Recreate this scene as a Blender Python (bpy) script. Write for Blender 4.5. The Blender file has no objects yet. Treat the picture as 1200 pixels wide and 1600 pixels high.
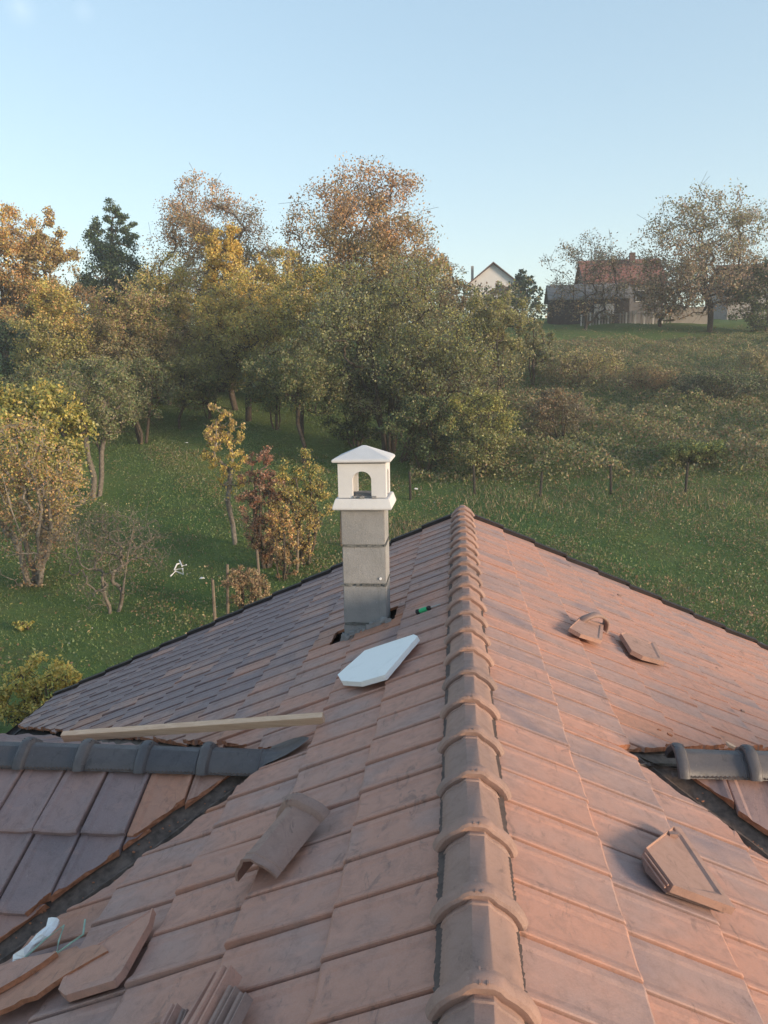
import bpy, bmesh, math, random
import numpy as np
from mathutils import Matrix, Vector

S = bpy.context.scene
COL = S.collection
R = math.radians
rng = np.random.default_rng(7)
random.seed(7)

# ------------------------------------------------------------------ camera
FPX = 1200.0                       # focal length in pixels of a 1200 x 1600 picture
CAM = np.array([-0.07, 0.0, 1.65])  # ridge tile tops are z = 0, the ridge runs along +Y at x = 0

def cam_axes(roll=1.0, vp=(714, 600)):
    Y = np.array([vp[0] - 600, 800 - vp[1], -FPX]); Y /= np.linalg.norm(Y)
    t = math.tan(R(roll)); k = -(-Y[0] * t + Y[1]) / Y[2]
    Z = np.array([-t, 1, k]); Z /= np.linalg.norm(Z)
    X = np.cross(Y, Z)
    return np.array([X, Y, Z])
M3 = cam_axes()
cam_d = bpy.data.cameras.new('camera')
cam_d.sensor_fit = 'VERTICAL'; cam_d.sensor_height = 36.0; cam_d.lens = FPX / 1600 * 36
cam_d.clip_start = 0.05; cam_d.clip_end = 6000
cam = bpy.data.objects.new('camera', cam_d); COL.objects.link(cam)
mw = Matrix.Identity(4)
for i in range(3):
    for j in range(3): mw[i][j] = M3[i, j]
    mw[i][3] = CAM[i]
cam.matrix_world = mw
S.camera = cam

# ------------------------------------------------------------------ sky, sun, exposure
SUN_EL, SUN_AZ = 7.5, 115.0        # azimuth clockwise from +Y (the ridge direction)
W = bpy.data.worlds.new('World'); S.world = W; W.use_nodes = True
nt = W.node_tree; nt.nodes.clear()
sky = nt.nodes.new('ShaderNodeTexSky'); sky.sky_type = 'NISHITA'; sky.sun_disc = False
sky.sun_elevation = R(SUN_EL); sky.sun_rotation = R(SUN_AZ)
sky.altitude = 300; sky.air_density = 1.0; sky.dust_density = 0.9; sky.ozone_density = 1.3
bg = nt.nodes.new('ShaderNodeBackground'); bg.inputs['Strength'].default_value = 0.115
wo = nt.nodes.new('ShaderNodeOutputWorld')
gm = nt.nodes.new('ShaderNodeGamma'); gm.inputs['Gamma'].default_value = 0.52     # the phone flattened the sky
hs = nt.nodes.new('ShaderNodeHueSaturation'); hs.inputs['Saturation'].default_value = 1.3
nt.links.new(sky.outputs[0], gm.inputs['Color']); nt.links.new(gm.outputs[0], hs.inputs['Color'])
# two faint wisps of high cloud
tc = nt.nodes.new('ShaderNodeTexCoord'); cn = nt.nodes.new('ShaderNodeTexNoise'); cn.inputs['Scale'].default_value = 60; cn.inputs['Detail'].default_value = 6
nt.links.new(tc.outputs['Generated'], cn.inputs['Vector'])
last = hs.outputs[0]
for (px_, py_, wd_) in ((34, 14, .018), (131, 17, .012)):
    dv = M3 @ np.array([px_ - 600.0, 800.0 - py_, -FPX]); dv /= np.linalg.norm(dv)
    ds = nt.nodes.new('ShaderNodeVectorMath'); ds.operation = 'DISTANCE'; ds.inputs[1].default_value = tuple(dv)
    nt.links.new(tc.outputs['Generated'], ds.inputs[0])
    mr = nt.nodes.new('ShaderNodeMapRange'); mr.inputs[1].default_value = wd_; mr.inputs[2].default_value = 0; mr.inputs[3].default_value = 0; mr.inputs[4].default_value = 0.2
    nt.links.new(ds.outputs['Value'], mr.inputs[0])
    mm = nt.nodes.new('ShaderNodeMath'); mm.operation = 'MULTIPLY'; nt.links.new(mr.outputs[0], mm.inputs[0]); nt.links.new(cn.outputs['Fac'], mm.inputs[1])
    mx = nt.nodes.new('ShaderNodeMix'); mx.data_type = 'RGBA'; nt.links.new(mm.outputs[0], mx.inputs[0]); nt.links.new(last, mx.inputs[6]); mx.inputs[7].default_value = (2.6, 2.7, 2.8, 1)
    last = mx.outputs[2]
nt.links.new(last, bg.inputs[0]); nt.links.new(bg.outputs[0], wo.inputs[0])

sun_d = bpy.data.lights.new('sun', 'SUN'); sun_d.energy = 1.25; sun_d.angle = R(14.0); sun_d.color = (1.0, 0.78, 0.55)
sun = bpy.data.objects.new('sun', sun_d); COL.objects.link(sun)
to_sun = Vector((math.sin(R(SUN_AZ)) * math.cos(R(SUN_EL)), math.cos(R(SUN_AZ)) * math.cos(R(SUN_EL)), math.sin(R(SUN_EL))))
sun.rotation_euler = to_sun.to_track_quat('Z', 'Y').to_euler()
sun.location = to_sun * 50

S.view_settings.view_transform = 'Standard'; S.view_settings.look = 'None'
S.view_settings.gamma = 1.0; S.view_settings.use_curve_mapping = False
S.view_settings.exposure = 2.38
S.render.engine = 'CYCLES'
S.cycles.use_denoising = True
S.cycles.max_bounces = 6; S.cycles.transparent_max_bounces = 6

# ------------------------------------------------------------------ helpers
def ray(x, y): return M3 @ np.array([x - 600.0, 800.0 - y, -FPX])
def on_y(x, y, Y): d = ray(x, y); return CAM + d * ((Y - CAM[1]) / d[1])
H0, TA = 0.07, 0.46                # main roof: z = -H0 - |x| * TA
AL = math.atan(TA); CA, SA = math.cos(AL), math.sin(AL)
def on_roof(x, y, side, lift=0.0):
    d = ray(x, y); n = np.array([side * TA, 0, 1.0]); t = (-H0 + lift - n @ CAM) / (n @ d); return CAM + t * d

PROF_D = [-3000, -60, 0, 20, 24, 30, 36, 42, 50, 60, 72, 85, 95, 105, 130, 170, 400, 3000]
PROF_Z = [-6, -6, -6, -6, -5.8, -5.0, -4.0, -2.9, -1.5, 0.3, 2.9, 5.9, 8.3, 9.2, 11.6, 13.0, 6, -20]
def gz(x, y):
    x = np.asarray(x, float); y = np.asarray(y, float)
    z = np.interp(y, PROF_D, PROF_Z)
    k = np.clip((y - 22) / 20, 0, 1)
    b = 0.16 * np.sin(x * .31 + 1) * np.cos(y * .27) + 0.10 * np.sin(x * .83 + y * .51) + 0.22 * np.sin(x * .11 - y * .07 + 2)
    z = z + b * k
    return z
def at(px, D):
    """ground point seen in pixel column px, D metres ahead of the camera along the ridge"""
    d = ray(px, 640); t = D / d[1]; x = CAM[0] + d[0] * t
    return float(x), float(D)
def zat(py, D, px=600): return float(on_y(px, py, D)[2])

world_of = {}
def link(o, parent=None, world=None):
    COL.objects.link(o)
    w = world.copy() if world is not None else Matrix.Identity(4)
    world_of[o.name] = w
    if parent is not None:
        o.parent = parent
        o.matrix_parent_inverse = world_of[parent.name].inverted()
    o.matrix_basis = w
    return o
def thing(name, label, cat, loc=(0, 0, 0), group=None):
    o = bpy.data.objects.new(name, None); o.empty_display_size = .2
    link(o, None, Matrix.Translation(Vector(loc)))
    return tag(o, label, cat, group)
def tag(o, label=None, cat=None, group=None, kind=None):
    if label: o['label'] = label
    if cat: o['category'] = cat
    if group: o['group'] = group
    if kind: o['kind'] = kind
    return o
def mesh_obj(name, me, mats, parent=None, world=None):
    o = bpy.data.objects.new(name, me)
    for m in (mats if isinstance(mats, (list, tuple)) else [mats]):
        if len(me.materials) < len(mats if isinstance(mats, (list, tuple)) else [mats]): me.materials.append(m)
    return link(o, parent, world)
def bm_obj(name, bm, mats, parent=None, world=None, smooth=False):
    bmesh.ops.recalc_face_normals(bm, faces=bm.faces)
    me = bpy.data.meshes.new(name); bm.to_mesh(me); bm.free()
    if smooth:
        me.polygons.foreach_set('use_smooth', np.ones(len(me.polygons), bool))
    return mesh_obj(name, me, mats, parent, world)
def np_mesh(name, V, F, colors=None, smooth=False):
    """V (n,3); F (m,k) faces of one size"""
    V = np.asarray(V, np.float32); F = np.asarray(F, np.int32); k = F.shape[1]
    me = bpy.data.meshes.new(name)
    me.vertices.add(len(V)); me.vertices.foreach_set('co', V.ravel())
    me.loops.add(F.size); me.loops.foreach_set('vertex_index', F.ravel())
    me.polygons.add(len(F)); me.polygons.foreach_set('loop_start', np.arange(0, F.size, k, dtype=np.int32))
    me.polygons.foreach_set('loop_total', np.full(len(F), k, np.int32))
    if smooth: me.polygons.foreach_set('use_smooth', np.ones(len(F), bool))
    me.update(calc_edges=True)
    if colors is not None:
        a = me.attributes.new('col', 'FLOAT_COLOR', 'POINT')
        c = np.ones((len(V), 4), np.float32); c[:, :3] = colors
        a.data.foreach_set('color', c.ravel())
    return me
def box(bm, c, h, M=None):
    vs = []
    for sx in (-1, 1):
        for sy in (-1, 1):
            for sz in (-1, 1):
                p = Vector((c[0] + sx * h[0], c[1] + sy * h[1], c[2] + sz * h[2]))
                vs.append(bm.verts.new(M @ p if M is not None else p))
    for f in ((0, 1, 3, 2), (4, 6, 7, 5), (0, 4, 5, 1), (2, 3, 7, 6), (0, 2, 6, 4), (1, 5, 7, 3)):
        bm.faces.new([vs[i] for i in f])
    return vs
def prism(bm, pts, n, th):
    """closed polygon pts extruded by th along n"""
    n = Vector(n)
    a = [bm.verts.new(Vector(p)) for p in pts]; b = [bm.verts.new(Vector(p) + n * th) for p in pts]
    bm.faces.new(a[::-1]); bm.faces.new(b)
    k = len(a)
    for i in range(k): bm.faces.new([a[i], a[(i + 1) % k], b[(i + 1) % k], b[i]])
def tube(bm, pts, radii, seg=6, cap=True):
    rings = []
    for i, p in enumerate(pts):
        p = Vector(p)
        d = (Vector(pts[min(i + 1, len(pts) - 1)]) - Vector(pts[max(i - 1, 0)])).normalized()
        a = d.orthogonal().normalized(); b = d.cross(a)
        r = radii[i] if hasattr(radii, '__len__') else radii
        rings.append([bm.verts.new(p + (a * math.cos(2 * math.pi * k / seg) + b * math.sin(2 * math.pi * k / seg)) * r) for k in range(seg)])
    for i in range(len(rings) - 1):
        for k in range(seg):
            bm.faces.new([rings[i][k], rings[i][(k + 1) % seg], rings[i + 1][(k + 1) % seg], rings[i + 1][k]])
    if cap: bm.faces.new(rings[0][::-1]); bm.faces.new(rings[-1])
def frame(origin, xd, zd):
    x = Vector(xd).normalized(); z = Vector(zd).normalized(); y = z.cross(x).normalized(); x = y.cross(z)
    m = Matrix.Identity(4)
    for i in range(3): m[i][0] = x[i]; m[i][1] = y[i]; m[i][2] = z[i]; m[i][3] = origin[i]
    return m

# ------------------------------------------------------------------ materials
def new_mat(name, rough=.8, spec=.3):
    m = bpy.data.materials.new(name); m.use_nodes = True; n = m.node_tree
    b = n.nodes['Principled BSDF']; b.inputs['Roughness'].default_value = rough
    b.inputs['Specular IOR Level'].default_value = spec
    return m, n, b
def N(n, t, **kw):
    x = n.nodes.new(t)
    for k, v in kw.items(): setattr(x, k, v)
    return x
def mixc(n, fac, a, b, mode='MIX'):
    x = N(n, 'ShaderNodeMix', data_type='RGBA', blend_type=mode)
    for i, v in ((0, fac), (6, a), (7, b)):
        if isinstance(v, (float, int)): x.inputs[i].default_value = v
        elif isinstance(v, tuple): x.inputs[i].default_value = (*v, 1) if len(v) == 3 else v
        else: n.links.new(v, x.inputs[i])
    return x.outputs[2]
def noise(n, scale, detail=4, rough=.55, vec=None, dist=0.0):
    x = N(n, 'ShaderNodeTexNoise'); x.inputs['Scale'].default_value = scale; x.inputs['Detail'].default_value = detail
    x.inputs['Roughness'].default_value = rough; x.inputs['Distortion'].default_value = dist
    if vec is not None: n.links.new(vec, x.inputs['Vector'])
    return x.outputs['Fac']
def ramp(n, fac, p0, p1, c0=0.0, c1=1.0):
    x = N(n, 'ShaderNodeMapRange'); x.inputs[1].default_value = p0; x.inputs[2].default_value = p1
    x.inputs[3].default_value = c0; x.inputs[4].default_value = c1
    n.links.new(fac, x.inputs[0]); return x.outputs[0]
def wpos(n, rot=None, scale=None):
    g = N(n, 'ShaderNodeNewGeometry').outputs['Position']
    if rot or scale:
        mp = N(n, 'ShaderNodeMapping'); n.links.new(g, mp.inputs[0])
        if rot: mp.inputs['Rotation'].default_value = rot
        if scale: mp.inputs['Scale'].default_value = scale
        return mp.outputs[0]
    return g
def bump(n, b, h, strength=.3, dist=.01):
    x = N(n, 'ShaderNodeBump'); x.inputs['Strength'].default_value = strength; x.inputs['Distance'].default_value = dist
    n.links.new(h, x.inputs['Height']); n.links.new(x.outputs[0], b.inputs['Normal'])
def simple(name, c, rough=.8, spec=.3, var=.25, scale=8.0, bmp=.2, bscale=60.0):
    m, n, b = new_mat(name, rough, spec); p = wpos(n)
    f = noise(n, scale, 5, .6, p)
    col = mixc(n, ramp(n, f, .3, .7), tuple(v * (1 - var) for v in c), tuple(min(1, v * (1 + var)) for v in c))
    n.links.new(col, b.inputs['Base Color'])
    bump(n, b, noise(n, bscale, 4, .6, p), bmp, .004)
    return m

def tile_mat(name, warm, grey, dark, bias=0.0, rough=.62, spec=.35, patch=.5):
    """fired clay: each tile has its own tone, with blotches of engobe, scuffs and dust"""
    m, n, b = new_mat(name, rough, spec)
    p = wpos(n)
    ao = N(n, 'ShaderNodeAttribute', attribute_type='OBJECT', attribute_name='tone').outputs['Fac']
    ag = N(n, 'ShaderNodeAttribute', attribute_type='GEOMETRY', attribute_name='tone').outputs['Fac']
    sm = N(n, 'ShaderNodeMath', operation='ADD'); n.links.new(ao, sm.inputs[0]); n.links.new(ag, sm.inputs[1])
    big = noise(n, 2.2, 3, .5, p, .4)
    a2 = N(n, 'ShaderNodeMath', operation='ADD'); n.links.new(sm.outputs[0], a2.inputs[0])
    n.links.new(ramp(n, big, .3, .7, -patch / 2 + bias, patch / 2 + bias), a2.inputs[1])
    t = a2.outputs[0]
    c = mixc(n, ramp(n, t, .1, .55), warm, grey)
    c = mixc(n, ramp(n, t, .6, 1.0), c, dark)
    mid = noise(n, 14, 5, .65, p, .6)
    c = mixc(n, ramp(n, mid, .48, .70, 0, .45), c, tuple(v * .55 for v in grey))
    smear = noise(n, 5.5, 5, .7, wpos(n, (.2, .1, .5), (2.6, 1, 1)), 1.2)
    c = mixc(n, ramp(n, smear, .59, .67, 0, .6), c, tuple(v * .42 for v in grey))
    c = mixc(n, ramp(n, noise(n, 7.3, 4, .6, wpos(n, None, (1, 1.7, 1))), .58, .74, 0, .35), c, tuple(min(1, v * 1.35) for v in warm))
    fine = noise(n, 160, 3, .6, p)
    c = mixc(n, ramp(n, fine, .3, .7, .0, .3), c, tuple(min(1, v * 1.5 + .01) for v in grey), 'MIX')
    dust = noise(n, 34, 6, .75, p, 1.5)
    c = mixc(n, ramp(n, dust, .62, .78, 0, .5), c, (.50, .43, .40))
    n.links.new(c, b.inputs['Base Color'])
    n.links.new(ramp(n, mid, .3, .7, rough - .1, rough + .14), b.inputs['Roughness'])
    bump(n, b, noise(n, 70, 6, .8, p), .5, .004)
    return m
M = {}
M['tile'] = tile_mat('clay_tile', (.46, .228, .162), (.35, .222, .190), (.195, .150, .160), patch=.8)
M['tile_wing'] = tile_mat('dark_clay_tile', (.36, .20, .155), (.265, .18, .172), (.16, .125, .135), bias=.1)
M['tile_cut'] = tile_mat('dusty_cut_tile', (.44, .205, .13), (.33, .195, .155), (.2, .14, .13), bias=-.1)
M['ridge'] = tile_mat('ridge_clay', (.35, .205, .16), (.275, .175, .145), (.18, .13, .12), patch=.5)
M['ridge_dark'] = tile_mat('dark_ridge_clay', (.10, .085, .085), (.075, .068, .075), (.05, .048, .056), patch=.4, rough=.45, spec=.45)
M['cut'] = simple('cut_clay', (.36, .155, .09), .9, .1, .3, 30, .6, 120)
M['valley'] = simple('brown_valley_metal', (.105, .076, .064), .65, .3, .5, 22, .7, 60)
M['verge'] = simple('dark_verge', (.03, .022, .022), .6, .3, .3, 6)
M['under'] = simple('roof_underlay', (.03, .025, .025), .9, .1, .3, 6)
M['vent'] = simple('ridge_vent_foil', (.10, .07, .06), .7, .3, .3, 25)
def block_mat():
    m, n, b = new_mat('concrete_block', .93, .12); p = wpos(n)
    c = mixc(n, ramp(n, noise(n, 4, 5, .65, p), .3, .7), (.24, .237, .24), (.32, .313, .315))
    c = mixc(n, ramp(n, noise(n, 11, 6, .75, wpos(n, None, (1, 1, .35)), .8), .56, .72, 0, .5), c, (.17, .168, .165))
    c = mixc(n, ramp(n, noise(n, 45, 5, .8, p), .60, .72, 0, .6), c, (.45, .44, .42))
    c = mixc(n, ramp(n, noise(n, 75, 3, .6, p), .64, .70, 0, .8), c, (.10, .10, .10))
    n.links.new(c, b.inputs['Base Color']); bump(n, b, noise(n, 60, 6, .85, p), .9, .006); return m
M['concrete'] = block_mat()
M['mortar'] = simple('grey_mortar', (.15, .15, .145), .95, .1, .35, 30, .9, 80)
M['cap'] = simple('pale_cast_cap', (.66, .63, .60), .8, .25, .07, 7, .2, 120)
def cap_mat():
    m, n, b = new_mat('weathered_cast_cap', .85, .2); p = wpos(n)
    c = mixc(n, ramp(n, noise(n, 6, 5, .6, p), .35, .7), (.555, .55, .565), (.62, .615, .625))
    c = mixc(n, ramp(n, noise(n, 9, 6, .7, wpos(n, None, (1, 1, .22)), .5), .55, .75, 0, .45), c, (.36, .34, .32))
    n.links.new(c, b.inputs['Base Color']); bump(n, b, noise(n, 110, 4, .7, p), .35, .003); return m
M['cap'] = cap_mat()
def foam_mat():
    m, n, b = new_mat('white_polystyrene', .75, .25); p = wpos(n)
    c = mixc(n, ramp(n, noise(n, 6, 6, .7, p), .55, .8, 0, .5), (.90, .88, .86), (.68, .65, .62))
    n.links.new(c, b.inputs['Base Color'])
    v = N(n, 'ShaderNodeTexVoronoi'); v.inputs['Scale'].default_value = 170; n.links.new(p, v.inputs['Vector'])
    bump(n, b, v.outputs['Distance'], .5, .004); return m
M['foam'] = foam_mat()
M['white'] = simple('white_plastic', (.8, .78, .78), .6, .3, .1, 20)
M['metal'] = simple('steel', (.35, .35, .36), .35, .6, .1, 20)
M['green'] = simple('green_plastic', (.02, .40, .16), .4, .5, .1, 20)
M['black'] = simple('black_rubber', (.02, .02, .022), .6, .3, .1, 20)
M['cord'] = simple('pale_green_cord', (.30, .42, .34), .7, .3, .15, 20)
M['plaster'] = simple('white_plaster', (.72, .70, .68), .9, .1, .05, 2)
M['bark'] = simple('bark', (.085, .068, .055), .95, .1, .45, 7, .8, 30)
M['bark_pale'] = simple('pale_bark', (.22, .19, .16), .95, .1, .4, 9, .8, 30)
M['bark_grey'] = simple('grey_bark', (.15, .13, .11), .95, .1, .4, 9, .8, 30)
M['post_dark'] = simple('dark_fence_post', (.05, .045, .04), .9, .1, .3, 10)
M['post'] = simple('weathered_post', (.17, .135, .105), .9, .1, .3, 10)
def wood_mat():
    m, n, b = new_mat('fresh_timber', .65, .25); p = wpos(n, (0, 0, .03), (1.5, 22, 22))
    c = mixc(n, ramp(n, noise(n, 2.5, 6, .65, p, .8), .3, .7), (.58, .37, .25), (.74, .52, .37))
    n.links.new(c, b.inputs['Base Color']); bump(n, b, noise(n, 6, 4, .6, p), .2, .002); return m
M['wood'] = wood_mat()
def leaf_mat():
    m = bpy.data.materials.new('foliage'); m.use_nodes = True; n = m.node_tree; n.nodes.clear()
    a = N(n, 'ShaderNodeAttribute', attribute_type='GEOMETRY', attribute_name='col').outputs['Color']
    d = N(n, 'ShaderNodeBsdfDiffuse'); t = N(n, 'ShaderNodeBsdfTranslucent'); g = N(n, 'ShaderNodeBsdfGlossy')
    g.inputs['Roughness'].default_value = .5
    for s in (d, t): n.links.new(a, s.inputs['Color'])
    m1 = N(n, 'ShaderNodeMixShader'); m1.inputs[0].default_value = .38
    n.links.new(d.outputs[0], m1.inputs[1]); n.links.new(t.outputs[0], m1.inputs[2])
    m2 = N(n, 'ShaderNodeMixShader'); m2.inputs[0].default_value = .04
    n.links.new(m1.outputs[0], m2.inputs[1]); n.links.new(g.outputs[0], m2.inputs[2])
    o = N(n, 'ShaderNodeOutputMaterial'); n.links.new(m2.outputs[0], o.inputs[0]); return m
M['leaf'] = leaf_mat()
def ground_mat():
    m, n, b = new_mat('meadow', .95, .1); p = wpos(n)
    c = mixc(n, ramp(n, noise(n, .16, 4, .6, p), .35, .65), (.09, .15, .045), (.145, .19, .06))
    c = mixc(n, ramp(n, noise(n, .55, 5, .65, p), .5, .68, 0, .6), c, (.15, .135, .06))
    c = mixc(n, ramp(n, noise(n, 5, 6, .75, p), .45, .7, 0, .7), c, (.045, .085, .03))
    n.links.new(c, b.inputs['Base Color']); bump(n, b, noise(n, 6, 6, .75, p), .9, .12); return m
M['ground'] = ground_mat()

# ------------------------------------------------------------------ ground
def axis(lo, hi, fine_lo, fine_hi, st):
    a = list(np.arange(fine_lo, fine_hi + .01, st))
    v, s = fine_hi, st
    while v < hi: s *= 1.3; v += s; a.append(min(v, hi))
    v, s = fine_lo, st
    while v > lo: s *= 1.3; v -= s; a.insert(0, max(v, lo))
    return np.array(sorted(set(a)))
gx = axis(-3000, 3000, -70, 70, 1.25); gy = axis(-3000, 3000, -20, 150, 1.25)
GX, GY = np.meshgrid(gx, gy)
V = np.stack([GX, GY, gz(GX, GY)], -1).reshape(-1, 3)
nx = len(gx); I = (np.arange(len(gy) - 1)[:, None] * nx + np.arange(nx - 1)[None]).ravel()
o = mesh_obj('ground', np_mesh('ground', V, np.stack([I, I + 1, I + nx + 1, I + nx], 1), smooth=True), M['ground'])
tag(o, kind='structure')

# ------------------------------------------------------------------ the house under the camera
GAUGE, TW, ROW0 = 0.472, 0.280, 0.135      # course height, tile width, lap of the first course below the ridge
NROW = 14
YEND = 10.46
house = thing('tiled_house', 'house whose brown clay tile roof with cross wings fills the foreground', 'house', (0, 5, -6))
wall_bm = bmesh.new()
EAVE = ROW0 + GAUGE * NROW
xe = EAVE * CA
def gable_wall(bm, x0, x1, y, zb, th, apex):
    pts = [(x0, y, zb), (x1, y, zb), (x1, y, -H0 - abs(x1) * TA - .16), (0, y, apex), (x0, y, -H0 - abs(x0) * TA - .16)]
    prism(bm, pts, (0, 1, 0), th)
gable_wall(wall_bm, -5.4, 5.4, 10.0, -6.2, .25, -H0 - .16)
gable_wall(wall_bm, -5.4, 5.4, -2.2, -6.2, .25, -H0 - .16)
box(wall_bm, (-5.27, 4.0, -4.45), (.13, 5.75, 1.72)); box(wall_bm, (5.27, 4.0, -4.45), (.13, 5.75, 1.72))
bm_obj('wall', wall_bm, M['plaster'], house)

LW_Y, LW_Z = 4.45, -0.655      # left wing: ridge position and apex of its tile planes
RW_Y, RW_Z = 4.40, -0.555
LX0 = (-H0 - LW_Z) / TA; RX0 = (-H0 - RW_Z) / TA
CH_X0, CH_X1, CH_Y0, CH_Y1 = -1.075, -0.695, 6.52, 6.90

def make_tile_bm(L=GAUGE + .06, wd=TW - .009, mirror=False):
    """x down the slope, y across, z out of the roof; the head lies low and the tail rides on the next course"""
    prof = [(0, .000), (.006, .004), (.040, .005), (.060, .000), (.19, .000), (.222, .002), (.250, .009), (.266, .010), (wd, .006)] if mirror else \
           [(0, .002), (.006, .008), (.040, .009), (.058, .001), (.19, .000), (.218, .004), (.250, .017), (.267, .019), (wd, .014)]
    bm = bmesh.new(); rows = []
    for x, lift, dip in ((0, .004, 1), (L - .05, .034, 1), (L - .012, .037, .9), (L, .031, .75)):
        rows.append([bm.verts.new((x, y, lift + z * dip)) for y, z in prof])
    lo = [bm.verts.new((L, y, .005)) for y, z in (prof[0], prof[-1])]
    hi = [bm.verts.new((0, y, -.014)) for y, z in (prof[0], prof[-1])]
    for a, b2 in zip(rows[:-1], rows[1:]):
        for k in range(len(prof) - 1): bm.faces.new([a[k], b2[k], b2[k + 1], a[k + 1]])
    bm.faces.new(rows[-1] + [lo[1], lo[0]])
    bm.faces.new([r[0] for r in rows][::-1] + [hi[0], lo[0]])
    bm.faces.new([r[-1] for r in rows] + [lo[1], hi[1]])
    bm.faces.new([hi[0], hi[1], lo[1], lo[0]]); bm.faces.new(rows[0] + [hi[1], hi[0]])
    if mirror:
        for v in bm.verts: v.co.y = wd - v.co.y
    bmesh.ops.recalc_face_normals(bm, faces=bm.faces)
    return bm
tb = make_tile_bm(); tile_me = bpy.data.meshes.new('roof_tile'); tb.to_mesh(tile_me); tb.free()
tile_me.materials.append(M['tile'])
tb = make_tile_bm(mirror=True); tile_r_me = bpy.data.meshes.new('roof_tile'); tb.to_mesh(tile_r_me); tb.free(); tile_r_me.materials.append(M['tile'])
tile_wing_me = tile_me.copy(); tile_wing_me.materials.clear(); tile_wing_me.materials.append(M['tile_wing'])

def slope_frame(kind, i, j):
    """world frame of the tile in course i, column j"""
    if kind in ('L', 'R'):
        sd = -1 if kind == 'L' else 1
        xd = Vector((sd * CA, 0, -SA)); zd = Vector((sd * SA, 0, CA)); o0 = Vector((0, 0, -H0))
        y0 = YEND - j * TW if kind == 'L' else YEND - (j + 1) * TW
        o1 = o0 + xd * (ROW0 + i * GAUGE - .06) + Vector((0, y0, 0)) - zd * .045
    else:
        zc, yc = (LW_Z, LW_Y) if kind[0] == 'l' else (RW_Z, RW_Y)
        if kind[1] == 'n':
            xd = Vector((0, -CA, -SA)); zd = Vector((0, -SA, CA)); x0 = -7.03 + j * TW if kind[0] == 'l' else .92 + j * TW
        else:
            xd = Vector((0, CA, -SA)); zd = Vector((0, SA, CA)); x0 = -7.03 + (j + 1) * TW if kind[0] == 'l' else .92 + (j + 1) * TW
        o1 = Vector((x0, yc, zc)) + xd * (.10 + i * GAUGE - .06) - zd * .045
    return frame(o1, xd, zd)

def clip(bm, co, no, jag=True):
    """keep the side towards -no; the cut faces are closed with fresh clay"""
    g = bm.verts[:] + bm.edges[:] + bm.faces[:]
    r = bmesh.ops.bisect_plane(bm, geom=g, plane_co=co, plane_no=no, clear_outer=True)
    es = [e for e in r['geom_cut'] if isinstance(e, bmesh.types.BMEdge)]
    if es:
        f = bmesh.ops.edgeloop_fill(bm, edges=es)['faces']
        for x in f: x.material_index = 1
        ee = [e for e in es if e.is_valid and e.calc_length() > .05]
        if ee and jag:
            nv = bmesh.ops.subdivide_edges(bm, edges=ee, cuts=4)['geom_inner']
            nn = Vector(no).normalized()
            for v in nv:
                if isinstance(v, bmesh.types.BMVert): v.co -= nn * random.uniform(0, .016)

VHALF = 0.103    # half width of the open valley, measured square to it
def tile_cuts(kind):
    """vertical cutting planes (point, normal) that remove the side the normal points to"""
    q = math.sqrt(.5); c = []
    if kind == 'L': s = LX0 + LW_Y
    if kind == 'R': s = RX0 + RW_Y
    return c
tiles = []      # (score, kind, frame, mesh or None, tone)
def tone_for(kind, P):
    """random tone per tile, darker far down the left slope and towards its far end"""
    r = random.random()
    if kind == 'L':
        k = min(1, max(0, (abs(P.x) - .8) / 1.6)) * .62 + min(1, max(0, (P.y - 4.0) / 3)) * .36  # tone darkens away from the ridge and towards the far gable
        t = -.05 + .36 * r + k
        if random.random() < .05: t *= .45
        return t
    if kind == 'R':
        k = min(1, max(0, (abs(P.x) - 2.5) / 4)) * .18
        return -.02 + .70 * r + k
    return .25 + .5 * r
def in_view(P):
    d = np.array(P) - CAM; c = M3.T @ d
    if -c[2] < .4: return 0
    x = 600 + FPX * c[0] / -c[2]; y = 800 - FPX * c[1] / -c[2]
    if not (-120 < x < 1320 and 0 < y < 1760): return 0
    return (FPX / -c[2])
def cut_tile(F, planes_keep_sets, mirror=False):
    """tile clipped to the union of convex pieces; returns a bmesh in tile space or None"""
    Fi = F.inverted(); out = bmesh.new(); any_ = False; R3 = Fi.to_3x3()
    for planes in planes_keep_sets:
        b = make_tile_bm(mirror=mirror)
        for co, no in planes:      # only the slanting valley cuts are ragged
            if b.verts: clip(b, Fi @ Vector(co), (R3 @ Vector(no)).normalized(), abs(no[0]) > .1 and abs(no[1]) > .1)
        if b.verts and len(b.faces) > 3:
            m = bpy.data.meshes.new('t'); b.to_mesh(m); out.from_mesh(m); bpy.data.meshes.remove(m); any_ = True
        b.free()
    if not any_: out.free(); return None
    return out

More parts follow.
